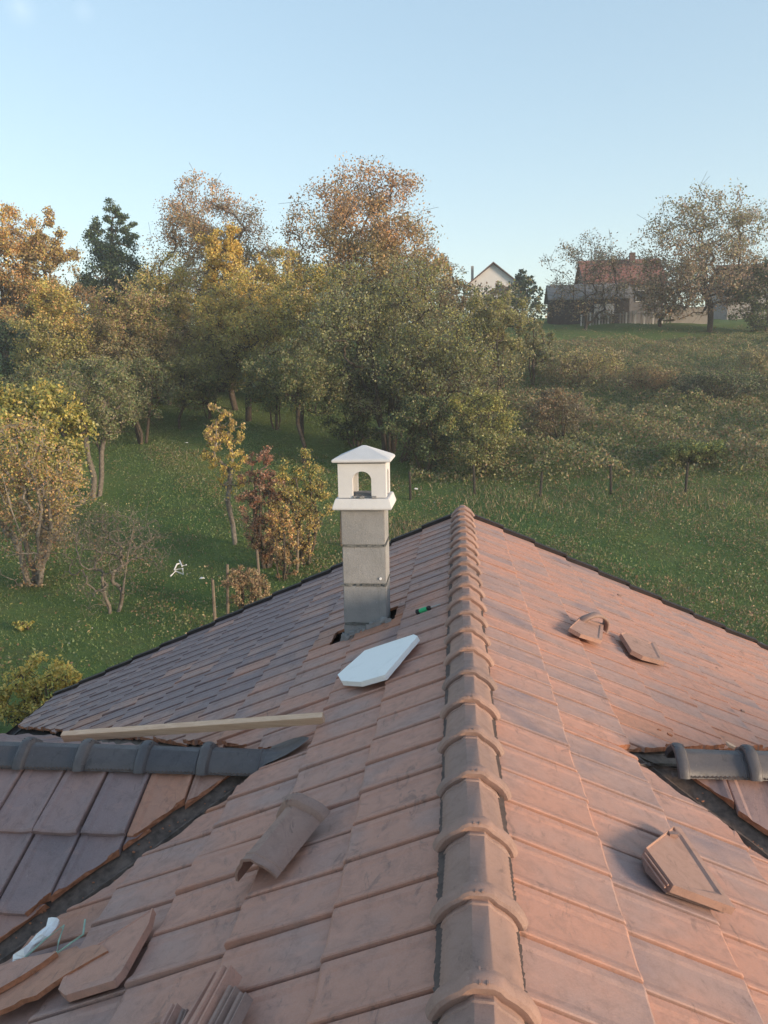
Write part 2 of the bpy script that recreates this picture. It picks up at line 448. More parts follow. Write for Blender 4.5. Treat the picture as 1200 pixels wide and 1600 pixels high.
def add_tile(kind, i, j, ncol):
    F = slope_frame(kind, i, j); L = GAUGE + .06
    cs = [F @ Vector((x, y, .01)) for x in (0, L) for y in (0, TW)]
    mid = F @ Vector((L / 2, TW / 2, .02))
    sets = None
    jit = random.uniform(-.026, .022); q = math.sqrt(.5)
    if kind in ('L', 'R'):
        s0 = (LX0 + LW_Y) if kind == 'L' else (RX0 + RW_Y); sd = -1 if kind == 'L' else 1
        yc = LW_Y if kind == 'L' else RW_Y; x0 = LX0 if kind == 'L' else RX0
        off = VHALF / q + jit
        if kind == 'R': off += .02
        # roof plan distance into the wing: region |x| > x0 + |yc - y|
        near = [abs(c.x) + c.y - s0 + off for c in cs]           # >0: beyond the near valley edge
        far = [abs(c.x) - c.y - (x0 - yc) + off for c in cs]
        pn = ((sd * (s0 - off), 0, 0), (sd * q, q, 0)); pf = ((sd * (x0 - yc - off), 0, 0), (sd * q, -q, 0))
        # removed region is where both are positive
        if any(a > 0 and b > 0 for a, b in zip(near, far)) or (min(c.y for c in cs) < yc < max(c.y for c in cs) and max(abs(c.x) for c in cs) > x0 - off):
            if all(a > 0 and b > 0 for a, b in zip(near, far)): return
            my = yc
            sets = [[pn, ((0, my, 0), (0, 1, 0))], [pf, ((0, my, 0), (0, -1, 0))]]
            if all(c.y < my for c in cs): sets = [[pn]]
            elif all(c.y > my for c in cs): sets = [[pf]]
        elif abs(mid.x) > x0 - off and all(a > 0 and b > 0 for a, b in zip(near, far)): return
        if kind == 'L':
            g = .03; hx0, hx1, hy0, hy1 = CH_X0 - .135, CH_X1 + .075, CH_Y0 - .012, CH_Y1 + .04
            xs = [c.x for c in cs]; ys = [c.y for c in cs]
            if max(xs) > hx0 and min(xs) < hx1 and max(ys) > hy0 and min(ys) < hy1:
                sets = [[((hx0, 0, 0), (1, 0, 0))], [((hx1, 0, 0), (-1, 0, 0))],
                        [((hx0, 0, 0), (-1, 0, 0)), ((hx1, 0, 0), (1, 0, 0)), ((0, hy0, 0), (0, 1, 0))],
                        [((hx0, 0, 0), (-1, 0, 0)), ((hx1, 0, 0), (1, 0, 0)), ((0, hy1, 0), (0, -1, 0))]]
    else:
        left = kind[0] == 'l'; sd = -1 if left else 1
        yc = LW_Y if left else RW_Y; x0 = LX0 if left else RX0; sy = -1 if kind[1] == 'n' else 1
        off = VHALF / q + jit
        # keep |x| > x0 + |yc - y| + off
        v = [abs(c.x) - x0 - abs(yc - c.y) - off for c in cs]
        if all(a < 0 for a in v): return
        if any(a < 0 for a in v):
            sets = [[((sd * (x0 + off), yc, 0), (-sd * q, sy * q, 0))]]
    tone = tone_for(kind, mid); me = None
    if sets is not None:
        b = cut_tile(F, sets, kind == 'R')
        if b is None: return
        me = bpy.data.meshes.new('roof_tile'); b.to_mesh(me); b.free()
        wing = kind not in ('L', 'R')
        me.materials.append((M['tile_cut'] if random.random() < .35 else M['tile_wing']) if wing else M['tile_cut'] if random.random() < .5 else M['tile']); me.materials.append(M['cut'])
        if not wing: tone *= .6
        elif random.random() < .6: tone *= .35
    sc = in_view(mid)
    # foreshortening: how square the tile faces the camera
    d = (Vector(CAM) - mid).normalized(); nz = Vector((F[0][2], F[1][2], F[2][2]))
    face = max(0.0, d.dot(nz))
    if kind in ('lf', 'rf') and face < .12: sc = 0
    if sc and kind in ('L',) and mid.y > 4.6 and abs(mid.x) > 6.2: sc = 0
    tiles.append([sc * sc * face, kind, F, me, tone])

for kind in ('L', 'R'):
    for i in range(NROW):
        for j in range(int((YEND + 2.4) / TW)):
            add_tile(kind, i, j, 0)
for kind in ('ln', 'rn', 'lf', 'rf'):
    for i in range(7):
        for j in range(22): add_tile(kind, i, j, 0)

# the sheet under the tiles is the slope itself, the tiles are its pieces
def quad_sheet(bm, pts): bm.faces.new([bm.verts.new(p) for p in pts])
slopes = {}
def drop(p, d=.11): return (p[0], p[1], p[2] - d)
for kind in ('L', 'R'):
    sd = -1 if kind == 'L' else 1; bm = bmesh.new()
    quad_sheet(bm, [drop((0, -2.4, -H0)), drop((sd * xe, -2.4, -H0 - xe * TA)), drop((sd * xe, YEND, -H0 - xe * TA)), drop((0, YEND, -H0))])
    slopes[kind] = bm_obj('roof_slope', bm, M['under'], house)
    tag(slopes[kind], 'main roof slope of shaded brown and grey tiles carrying the chimney' if kind == 'L' else 'main roof slope of warm reddish tiles right of the ridge')
for w, zc, yc, sd in (('l', LW_Z, LW_Y, -1), ('r', RW_Z, RW_Y, 1)):
    for k, sy in (('n', -1), ('f', 1)):
        bm = bmesh.new(); x0 = (LX0 if sd < 0 else RX0); ln = 3.2
        quad_sheet(bm, [drop((sd * x0, yc, zc)), drop((sd * 7.0, yc, zc)), drop((sd * 7.0, yc + sy * ln, zc - ln * TA)), drop((sd * (x0 + ln), yc + sy * ln, zc - ln * TA))])
        slopes[w + k] = bm_obj('wing_roof_slope', bm, M['under'], house)

tiles.sort(key=lambda t: -t[0])
NBIG = 300
rest = {}
for n_, (sc, kind, F, me, tone) in enumerate(tiles):
    wing = kind not in ('L', 'R')
    # laid by hand: tiny tilt and slip
    Fj = F @ Matrix.Translation((random.uniform(-.006, .006), random.uniform(-.001, .001), random.uniform(-.001, .0035))) @ Matrix.Rotation(random.gauss(0, .006), 4, 'Z') @ Matrix.Rotation(random.gauss(0, .006), 4, 'Y')
    if sc > 0 and n_ < NBIG:
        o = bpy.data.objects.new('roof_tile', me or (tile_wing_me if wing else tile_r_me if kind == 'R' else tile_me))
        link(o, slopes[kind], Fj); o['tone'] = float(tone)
    else: rest.setdefault(kind, []).append((Fj, me, tone))
for kind, lst in rest.items():
    wing = kind not in ('L', 'R'); Vs, Fs, Ls, tn, mi = [], [], [], [], []; base = 0
    for F, me, tone in lst:
        me = me or (tile_r_me if kind == 'R' else tile_me)
        v = np.empty(len(me.vertices) * 3, np.float32); me.vertices.foreach_get('co', v); v = v.reshape(-1, 3)
        A = np.array(F); v = v @ A[:3, :3].T + A[:3, 3]
        for p in me.polygons: Fs.append([base + q for q in p.vertices]); mi.append(p.material_index)
        Vs.append(v); tn.append(np.full(len(v), tone)); base += len(v)
    me = bpy.data.meshes.new('roof_tiles'); me.from_pydata(np.concatenate(Vs).tolist(), [], Fs)
    me.polygons.foreach_set('material_index', np.array(mi, np.int32))
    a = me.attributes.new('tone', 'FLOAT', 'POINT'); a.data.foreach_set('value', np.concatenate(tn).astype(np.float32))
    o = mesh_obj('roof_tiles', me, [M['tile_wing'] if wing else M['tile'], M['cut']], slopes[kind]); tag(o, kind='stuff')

# ridge tiles --------------------------------------------------------
RL = 0.400
def ridge_profile(k, extra=0.0):
    """half round with a flat crown, k scales the opening"""
    half = [(.027, 0), (.034, -.004), (.052, -.022), (.082, -.040), (.108, -.062), (.123, -.085), (.131, -.106)]
    pts = [(-x * k, z) for x, z in half[::-1]] + [(x * k, z) for x, z in half]
    out = []
    for i, (x, z) in enumerate(pts):
        a = pts[max(i - 1, 0)]; b = pts[min(i + 1, len(pts) - 1)]
        tx, tz = b[0] - a[0], b[1] - a[1]; l = math.hypot(tx, tz); nx_, nz_ = -tz / l, tx / l
        out.append((x + nx_ * extra, z + nz_ * extra))
    return out
def ridge_bm(L=RL):
    """along +y; fat roll at the near end, double lip at the far end which the next roll meets"""
    st = [(-.036, .004), (-.039, .018), (-.033, .029), (-.016, .036), (.004, .036), (.020, .030), (.031, .017), (.035, .003),
          (.040, .0005), (L - .062, -.004), (L - .058, .001), (L - .050, .001), (L - .046, -.003), (L - .016, -.003), (L - .010, .000)]
    bm = bmesh.new(); rows = []
    for y, e in st:
        rows.append([bm.verts.new((x, y, z - .030)) for x, z in ridge_profile(1.0, e)])
    inner0 = [bm.verts.new((x, -.030, z - .030)) for x, z in ridge_profile(1.0, -.010)]
    inner1 = [bm.verts.new((x, L - .010, z - .030)) for x, z in ridge_profile(1.0, -.014)]
    seq = [inner0] + rows + [inner1, inner0]
    for a, b in zip(seq[:-1], seq[1:]):
        for k in range(len(a) - 1): bm.faces.new([a[k], a[k + 1], b[k + 1], b[k]])
    for idx in (0, -1):
        loop = [r[idx] for r in rows] + [inner1[idx], inner0[idx]]
        bm.faces.new(loop if idx else loop[::-1])
    # moulded clasp on the crown of the roll
    for sx in (-.011, .011):
        box(bm, (sx, -.004, .000), (.0028, .032, .0035))
    bmesh.ops.recalc_face_normals(bm, faces=bm.faces)
    return bm
rb = ridge_bm(); ridge_me = bpy.data.meshes.new('ridge_tile'); rb.to_mesh(ridge_me); rb.free()
def smooth_by_angle(me, ang=40):
    me.polygons.foreach_set('use_smooth', np.ones(len(me.polygons), bool))
    bm = bmesh.new(); bm.from_mesh(me)
    for e in bm.edges:
        e.smooth = not (len(e.link_faces) == 2 and e.calc_face_angle(0) > R(ang))
    bm.to_mesh(me); bm.free()
smooth_by_angle(ridge_me, 28)
ridge_me.materials.append(M['ridge'])
ridge_dark_me = ridge_me.copy(); ridge_dark_me.materials.clear(); ridge_dark_me.materials.append(M['ridge_dark'])

def vent_strip(name, p0, p1, side_dir, down, w, parent, pitch=.012):
    """pleated foil that closes the gap under the ridge tiles"""
    p0, p1 = Vector(p0), Vector(p1); L = (p1 - p0).length; d = (p1 - p0) / L; n = int(L / pitch)
    s = Vector(side_dir).normalized(); up = Vector((0, 0, 1)); V_, F_ = [], []
    for i in range(n + 1):
        h = .0045 if i % 2 else -.0035
        ww = w + random.uniform(-.004, .004)
        q = p0 + d * (i * pitch)
        V_ += [q + up * h, q + s * ww + up * (h - down * ww)]
    for i in range(n): F_.append((2 * i, 2 * i + 2, 2 * i + 3, 2 * i + 1))
    return mesh_obj(name, np_mesh(name, [list(v) for v in V_], F_), M['vent'], parent)
b = bmesh.new(); box(b, (0, (YEND - 2.4) / 2, -.10), (.03, (YEND + 2.4) / 2 - .03, .035))
ridge_main = bm_obj('ridge_row', b, M['under'], house); tag(ridge_main, 'row of brown ridge tiles running away from the viewer')
k = 0
y = 1.936 - RL * 10
while y < YEND - .12:
    L = min(RL, YEND - y)
    o = bpy.data.objects.new('ridge_tile', ridge_me)
    link(o, ridge_main, Matrix.Translation((random.uniform(-.004, .004), y + .01, random.uniform(-.003, .003))) @ Matrix.Rotation(random.gauss(0, .013), 4, 'Z') @ Matrix.Rotation(random.gauss(0, .018), 4, 'Y') @ Matrix.Rotation(random.gauss(0, .006), 4, 'X'))
    o['tone'] = random.uniform(.1, .75)
    y += RL
for sd in (-1, 1):
    vent_strip('ridge_vent_strip', (sd * .105, -2.3, -H0 - .105 * TA + .006), (sd * .105, YEND - .02, -H0 - .105 * TA + .006), (sd, 0, 0), TA, .038 if sd < 0 else .026, ridge_main)
for sd, zc, yc, xs in ((-1, LW_Z, LW_Y, -1.25), (1, RW_Z, RW_Y, 1.215)):
    b = bmesh.new(); box(b, (sd * (abs(xs) + 3.0), yc, zc - .04), (2.9, .03, .035))
    rr = bm_obj('wing_ridge_row', b, M['under'], house)
    tag(rr, 'row of dark ridge tiles on the ' + ('left' if sd < 0 else 'right') + ' wing')
    for k in range(12):
        x = xs + sd * k * RL
        # on the left the rolls sit on the side away from the main roof
        if sd < 0: Mx = Matrix.Translation((x - RL + .0, yc, zc + H0)) @ Matrix.Rotation(-math.pi / 2, 4, 'Z')
        else: Mx = Matrix.Translation((x + .02, yc, zc + H0)) @ Matrix.Rotation(-math.pi / 2, 4, 'Z')
        o = bpy.data.objects.new('ridge_tile', ridge_dark_me)
        link(o, rr, Mx @ Matrix.Rotation(random.gauss(0, .006), 4, 'Z')); o['tone'] = random.uniform(.2, .9)
    for s2 in (-1, 1):
        vent_strip('ridge_vent_strip', (sd * (abs(xs) - .05), yc + s2 * .105, zc - .105 * TA + .004), (sd * 6.9, yc + s2 * .105, zc - .105 * TA + .004), (0, s2, 0), TA, .030, rr)
# pointed lead-grey saddle piece where the left wing ridge dies into the main slope
b = bmesh.new()
P = [(LX0 + .17, .0)]
tip = Vector((-(LX0 - .30), LW_Y - .02, -H0 - (LX0 - .30) * TA + .012))
prof = ridge_profile(.98, -.002); rws = []
for t, sc in ((0, 1), (.08, .99), (.15, .9), (.22, .6), (.27, .12)):
    x = -1.27 + t
    rws.append([b.verts.new((x, LW_Y + px * sc, max(LW_Z + H0 - .026 + pz * (1 if t < .15 else 1) + t * t * .25, -H0 + x * TA + .004 - abs(px) * sc * 0))) for px, pz in prof])
for a, c in zip(rws[:-1], rws[1:]):
    for q in range(len(a) - 1): b.faces.new([a[q], a[q + 1], c[q + 1], c[q]])
o = bm_obj('ridge_end_saddle', b, M['ridge_dark'], house, smooth=True); o['tone'] = .3

# open valleys: folded dark sheet with upturned seams ---------------------------------
def valley(sd, x0, yc, sy, name):
    b = bmesh.new(); ln = 3.3; prof = [(-.20, .004), (-.165, .002), (-.150, .014), (-.135, .0), (-.022, -.010), (-.006, .022), (.006, .022), (.022, -.010), (.135, .0), (.150, .014), (.165, .002), (.20, .004)]
    q = math.sqrt(.5); rows = []
    for i in range(34):
        t = -.06 + (ln + .06) * i / 33
        base = Vector((sd * (x0 + t), yc + sy * t, -H0 - (x0 + t) * TA - .072 + random.uniform(-.002, .002)))
        lat = Vector((sd * q, -sy * q, 0))           # towards the wing
        rows.append([])
        for u, h in prof:
            # both roof planes rise away from the valley
            wob = .004 * math.sin(i * 1.7 + u * 20)
            u = min(u, max(.01, t / q))
            rows[-1].append(b.verts.new(base + lat * u + Vector((0, 0, h + abs(u) * TA * q + wob))))
    for a, c in zip(rows[:-1], rows[1:]):
        for k in range(len(a) - 1): b.faces.new([a[k], a[k + 1], c[k + 1], c[k]])
    bm_obj(name, b, M['valley'], house)
valley(-1, LX0, LW_Y, -1, 'valley_gutter'); valley(1, RX0, RW_Y, -1, 'valley_gutter')
valley(-1, LX0, LW_Y, 1, 'valley_gutter'); valley(1, RX0, RW_Y, 1, 'valley_gutter')

# clay crumbs and dust that fell into the open valleys
for sd, x0, yc in ((-1, LX0, LW_Y), (1, RX0, RW_Y)):
    b = bmesh.new()
    for k in range(170):
        t = random.uniform(.1, 2.6); u = random.gauss(0, .06); q = math.sqrt(.5); s_ = random.uniform(.002, .0065)
        u = max(-.12, min(.12, u))
        p = (sd * (x0 + t) + sd * q * u, yc - t + q * u, -H0 - (x0 + t) * TA - .066 + abs(u) * TA * q)
        vs = box(b, p, (s_, s_ * random.uniform(.5, 1), s_ * .6))
        for v in vs: v.co += Vector((random.gauss(0, .002), random.gauss(0, .002), random.gauss(0, .001)))
    o = bm_obj('clay_crumbs', b, M['cut'], house); tag(o, kind='stuff')

# verge: dark board and stepped verge caps at the far gable -----------------------------
for sd in (-1, 1):
    b = bmesh.new(); xd = Vector((sd * CA, 0, -SA)); zd = Vector((sd * SA, 0, CA))
    Fv = frame(Vector((0, YEND + .035, -H0)), xd, zd)
    box(b, (EAVE / 2, 0, -.10), (EAVE / 2, .014, .075), Fv)
    vb = bm_obj('verge_board', b, M['verge'], house)
    for i in range(NROW):
        b = bmesh.new(); x0 = ROW0 + i * GAUGE - .05
        F2 = frame(Vector((0, YEND + .02, -H0)) + xd * x0 - zd * .045, xd, zd) @ Matrix.Rotation(-.055, 4, 'Y')
        box(b, ((GAUGE + .05) / 2, .0, .030), ((GAUGE + .05) / 2, .055, .030), F2)
        bm_obj('verge_cap', b, M['verge'], vb)
    b = bmesh.new(); ex = EAVE * CA
    box(b, (sd * (ex - .02), 4.0, -H0 - ex * TA - .14), (.015, 6.4, .06)); bm_obj('fascia', b, M['verge'], house)
    b = bmesh.new()
    pts = [(sd * (ex + .07 + .065 * math.sin(a)), -H0 - ex * TA - .10 - .065 * math.cos(a)) for a in np.linspace(-math.pi / 2, math.pi / 2, 9)]
    rr = [[b.verts.new((x, yy, z)) for x, z in pts] for yy in (-2.4, YEND)]
    for q in range(8): b.faces.new([rr[0][q], rr[0][q + 1], rr[1][q + 1], rr[1][q]])
    bm_obj('gutter', b, M['verge'], house)
for sd, yc, zc in ((-1, LW_Y, LW_Z), (1, RW_Y, RW_Z)):
    b = bmesh.new()
    prism(b, [(sd * 6.8, yc - 2.9, -6.2), (sd * 6.8, yc + 2.9, -6.2), (sd * 6.8, yc + 2.9, zc - .2 - 2.9 * TA), (sd * 6.8, yc, zc - .2), (sd * 6.8, yc - 2.9, zc - .2 - 2.9 * TA)], (-sd, 0, 0), .2)
    bm_obj('wing_gable_wall', b, M['plaster'], house)

# chimney --------------------------------------------------------------------------------
cx, cy = (CH_X0 + CH_X1) / 2, (CH_Y0 + CH_Y1) / 2; hw = (CH_X1 - CH_X0) / 2
zt = zat(796, CH_Y0, 573); 
def cz(py): return zat(py, CH_Y0, 573)
b = bmesh.new(); box(b, (cx, cy, (zt - 1.25) / 2), (hw - .007, hw - .007, (zt + 1.25) / 2))
chim = bm_obj('chimney', b, M['mortar'], house); tag(chim, 'grey concrete block chimney with pale arched cap')
edges_z = [zt - .004, cz(853), cz(914), cz(975) , cz(975) - .345]
for k in range(4):
    b = bmesh.new(); z1 = edges_z[k] - (.009 if k else 0); z0 = edges_z[k + 1] + .009
    box(b, (cx + random.uniform(-.003, .003), cy + random.uniform(-.003, .003), (z0 + z1) / 2), (hw, hw, (z1 - z0) / 2))
    bmesh.ops.bevel(b, geom=b.edges[:], offset=.006, segments=2, affect='EDGES')
    o = bm_obj('block', b, M['concrete'], chim)
b = bmesh.new(); rpts = []
for a in range(12):
    rpts.append((CH_X1 - .045 + .011 * math.cos(a * math.pi / 6), CH_Y0 - .0085, cz(904) + .011 * math.sin(a * math.pi / 6)))
prism(b, rpts, (0, 1, 0), .012); bm_obj('plug', b, M['white'], chim)
for k in (1, 2, 3):      # mortar squeezed out of the bed joints
    b = bmesh.new()
    for q in range(26):
        for ax_ in (0, 1):
            u_ = -hw + 2 * hw * random.random(); r_ = random.uniform(.004, .009)
            if ax_ == 0: box(b, (cx + u_, CH_Y0 + .001, edges_z[k] + random.uniform(-.004, .004)), (random.uniform(.006, .02), r_, random.uniform(.004, .009)))
            else: box(b, (CH_X1 - .001, cy + u_, edges_z[k] + random.uniform(-.004, .004)), (r_, random.uniform(.006, .02), random.uniform(.004, .009)))
    bm_obj('mortar_joint', b, M['mortar'], chim)
b = bmesh.new()           # rough mortar dabbed round the foot
for q in range(60):
    u_ = random.uniform(-hw - .02, hw + .02); xx = cx + u_; zz = -H0 - abs(xx) * TA
    s_ = random.uniform(.012, .03)
    vs = box(b, (xx, CH_Y0 - random.uniform(0, .028), zz - .01 + random.uniform(-.01, .022)), (s_, random.uniform(.008, .018), s_ * random.uniform(.5, .9)))
    for v in vs: v.co += Vector((random.gauss(0, .005), random.gauss(0, .005), random.gauss(0, .005)))
bm_obj('mortar_fillet', b, M['concrete'], chim)
# cover plate with bevelled edge
def rect_loft(bm, levels):
    rows = []
    for z, h in levels:
        rows.append([bm.verts.new((cx + sx * h, cy + sy * h, z)) for sx, sy in ((-1, -1), (1, -1), (1, 1), (-1, 1))])
    bm.faces.new(rows[0][::-1]); bm.faces.new(rows[-1])
    for a, c in zip(rows[:-1], rows[1:]):
        for k in range(4): bm.faces.new([a[k], a[(k + 1) % 4], c[(k + 1) % 4], c[k]])
ph = .258
z0 = zt; z1 = zat(780, cy - .25, 573)
b = bmesh.new(); rect_loft(b, [(z0, hw + .02), (z0 + .001, ph - .012), (z0 + .012, ph), (z0 + .030, ph - .003), (z1, ph - .026)])
bmesh.ops.bevel(b, geom=b.edges[:], offset=.004, segments=2, affect='EDGES'); bm_obj('cover_plate', b, M['cap'], chim)
# arched hood: four piers joined by arches
bh = .207; zb0 = z1 + .006; zb1 = zat(724.5, cy - .207, 573)
b = bmesh.new()
ow = .082; ah = (zb1 - zb0) * .51
prof = [(-bh, zb0), (-ow, zb0)] + [(-ow * math.cos(t), zb0 + ah + ow * .95 * math.sin(t)) for t in np.linspace(0, math.pi, 15)] + [(ow, zb0), (bh, zb0), (bh, zb1), (-bh, zb1)]
for rot in range(4):
    Rm = Matrix.Translation((cx, cy, 0)) @ Matrix.Rotation(rot * math.pi / 2, 4, 'Z')
    bb = bmesh.new(); ins = .0 if rot % 2 == 0 else .058
    pf = [((max(min(x, bh - ins), -bh + ins)), z) for x, z in prof]
    prism(bb, [(x, -bh, z) for x, z in pf], (0, 1, 0), .056)
    for v in bb.verts: v.co = Rm @ v.co
    mm = bpy.data.meshes.new('x'); bb.to_mesh(mm); b.from_mesh(mm); bb.free(); bpy.data.meshes.remove(mm)
bm_obj('hood', b, M['cap'], chim)
b = bmesh.new(); box(b, (cx, cy, zb1 + .004), (bh - .006, bh - .006, .007)); bm_obj('hood_joint', b, M['mortar'], chim)
b = bmesh.new(); box(b, (cx, cy, zb0 + .002), (bh - .02, bh - .02, .006)); 
for k in range(14):
    a = random.uniform(0, 6.28); box(b, (cx + random.uniform(-.12, .12), cy - bh + random.uniform(-.02, .1), zb0 + .008), (.018, .014, .008), None)
bm_obj('mortar_bed', b, M['concrete'], chim)
zr0 = zb1 + .012; rh = .255; za = zat(695.5, cy, 573)
b = bmesh.new(); rect_loft(b, [(zr0, rh - .012), (zr0 + .006, rh), (zr0 + .024, rh - .002), (zr0 + .036, rh - .022), (za, .012)])
bmesh.ops.bevel(b, geom=b.edges[:], offset=.004, segments=2, affect='EDGES'); bm_obj('hood_roof', b, M['cap'], chim)
# flue pipe stub inside
b = bmesh.new(); tube(b, [(cx, cy, zb0 - .05), (cx, cy, zb0 + .014)], .095, 20); bm_obj('flue', b, M['concrete'], chim)

# ------------------------------------------------------------------ loose things on the roof
def nrm(side): return Vector((side * SA, 0, CA))
def loose_slab(name, label, cat, poly, side, lift, th, mat, parent=None, cutmat=None, rough_edge=.006, tone=.2, tilt=None):
    pts = [Vector(on_roof(x, y, side, lift)) for x, y in poly]
    dense = []
    for i, p in enumerate(pts):
        q = pts[(i + 1) % len(pts)]; m = max(1, int((q - p).length / .06))
        for k in range(m):
            d = p.lerp(q, k / m)
            dense.append(d + (Vector((random.gauss(0, 1), random.gauss(0, 1), 0)) * rough_edge if k else Vector()))
    b = bmesh.new(); n = nrm(side); prism(b, dense, n, th)
    bmesh.ops.recalc_face_normals(b, faces=b.faces)
    b.normal_update()
    for f in b.faces:
        if abs(f.normal.dot(n)) < .5: f.material_index = 1
    o = bm_obj(name, b, [mat, cutmat or mat], parent)
    o['tone'] = tone
    if parent is None: tag(o, label, cat)
    return o
foam_poly = [(531, 1061), (573, 1023), (650, 998), (656, 1001), (605, 1062), (567, 1073), (537, 1071)]
o = loose_slab('foam_board', 'white polystyrene offcut lying on the roof below the chimney', 'foam board', foam_poly, -1, .03, .038, M['foam'], rough_edge=.001)

# timber lath behind the left wing ridge
pr = Vector(on_y(506, 1122, 4.62)); pl = Vector(on_y(99, 1151, 4.74))
b = bmesh.new(); ax = (pl - pr).normalized(); L = (pl - pr).length
zz_ = Vector((0, -.45, 1)); zz_ -= ax * zz_.dot(ax); Fp = frame(pr, ax, zz_)
box(b, (L / 2, 0, 0), (L / 2, .022, .034), Fp); bmesh.ops.bevel(b, geom=b.edges[:], offset=.003, segments=1, affect='EDGES')
o = bm_obj('timber_batten', b, M['wood']); tag(o, 'fresh pale timber batten lying behind the left wing ridge', 'timber')

# loose ridge tile
def loose_ridge(p0, p1, side, lift, mat, label, roll=0.0, cutL=None):
    a = Vector(on_roof(*p0, side, .0)); c = Vector(on_roof(*p1, side, .0))
    n = nrm(side); yd = (c - a).normalized(); xd = yd.cross(n).normalized()
    F = Matrix.Identity(4)
    for i in range(3): F[i][0] = xd[i]; F[i][1] = yd[i]; F[i][2] = n[i]; F[i][3] = a[i] + n[i] * lift
    rb = ridge_bm(cutL or RL); 
    me = bpy.data.meshes.new('loose_ridge_tile'); rb.to_mesh(me); rb.free(); smooth_by_angle(me, 28)
    o = mesh_obj('loose_ridge_tile', me, mat, None, F @ Matrix.Rotation(roll, 4, 'Y'))
    tag(o, label, 'ridge tile'); o['tone'] = .4
    return o
loose_ridge((478, 1290), (397, 1390), -1, .160, M['ridge'], 'spare brown ridge tile lying loose on the left slope, its roll uphill', .0)

# loose roof tiles: same shape as the laid ones, but with their own pose
def loose_tile(p0, p1, side, lift, label, mat='tile', tilt=(0, 0), L=None, w=None, tone=.3, flip=False):
    a = Vector(on_roof(*p0, side, lift)); c = Vector(on_roof(*p1, side, lift))
    F = frame(a, c - a, nrm(side)) @ Matrix.Rotation(tilt[0], 4, 'X') @ Matrix.Rotation(tilt[1], 4, 'Y')
    b = make_tile_bm(L or GAUGE + .04)
    if w: clip(b, (0, w, 0), (0, 1, 0))
    for v in b.verts: v.co.z *= 1.5
    if flip:
        for v in b.verts: v.co.y = TW - v.co.y
    me = bpy.data.meshes.new('loose_roof_tile'); bmesh.ops.recalc_face_normals(b, faces=b.faces); b.to_mesh(me); b.free()
    me.materials.append(M[mat]); me.materials.append(M['cut'])
    o = bpy.data.objects.new('loose_roof_tile', me); link(o, None, F); tag(o, label, 'roof tile'); o['tone'] = tone
    return o
TILE_R = [(1003, 1335), (1047, 1300), (1058, 1303), (1143, 1430), (1046, 1394)]
def rimmed_tile(name, label, poly, side, lift, th, pan_inset, mat, tone=.3, rim_h=.012, group=None):
    """a whole or broken tile: slab with a sunk pan and raised rim strip"""
    pts = [Vector(on_roof(x, y, side, lift)) for x, y in poly]; n = nrm(side)
    c = sum(pts, Vector()) / len(pts)
    b = bmesh.new()
    lo = [b.verts.new(p) for p in pts]; hi = [b.verts.new(p + n * th) for p in pts]
    ins = pan_inset if isinstance(pan_inset, (list, tuple)) else [pan_inset] * len(pts)
    ri = [b.verts.new(p.lerp(c, q) + n * th) for p, q in zip(pts, ins)]
    pn = [b.verts.new(p.lerp(c, q + (.10 if q > .05 else .03)) + n * (th - rim_h)) for p, q in zip(pts, ins)]
    k = len(pts); b.faces.new(lo[::-1]); b.faces.new(pn)
    for i in range(k):
        j = (i + 1) % k
        f = b.faces.new([lo[i], lo[j], hi[j], hi[i]]); f.material_index = 0
        b.faces.new([hi[i], hi[j], ri[j], ri[i]]); b.faces.new([ri[i], ri[j], pn[j], pn[i]])
    o = bm_obj(name, b, [M[mat], M['cut']]); o['tone'] = tone; tag(o, label, 'roof tile', group); return o
lt = rimmed_tile('loose_roof_tile', 'whole loose roof tile with sunk pan beside the right valley', TILE_R, 1, .03, .036, [.02, .03, .22, .24, .03], 'ridge', .15, .010)
for off in (.010, .024):
    b = bmesh.new(); pa, pb = Vector(on_roof(1004, 1338, 1, .03)), Vector(on_roof(1045, 1394, 1, .03)); dd = (pb - pa); out_ = dd.cross(nrm(1)).normalized()
    if out_.x > 0: out_ = -out_
    tube(b, [pa + dd * .06 + out_ * (.004 + off * .6) + nrm(1) * (.034 - off), pb - dd * .05 + out_ * (.004 + off * .6) + nrm(1) * (.034 - off)], .0045, 6); bm_obj('rib', b, M['ridge'], lt)
b = bmesh.new(); box(b, Vector(on_roof(1052, 1304, 1, .07)), (.018, .012, .009)); bm_obj('nib', b, M['ridge'], lt)
rimmed_tile('loose_roof_tile', 'dark roof tile lying under the whole loose tile on the right slope', [(1002, 1341), (1043, 1306), (1130, 1428), (1040, 1396), (1008, 1362)], 1, .001, .026, .1, 'ridge', .9)
rimmed_tile('broken_roof_tile', 'cut pale tile piece leaning on a ridge tile fragment, upper right slope', [(887, 986), (905, 969), (941, 979), (938, 1006), (905, 996)], 1, .03, .034, [.03, .03, .2, .2, .1], 'ridge', .1, .008)
rimmed_tile('broken_roof_tile', 'broken roof tile with a notched corner, nearest the right verge', [(967, 995), (974, 993), (1013, 1009), (1020, 1008), (1036, 1040), (1002, 1031), (984, 1022)], 1, .012, .04, [.02, .02, .15, .2, .2, .05, .03], 'ridge', .25, .008)
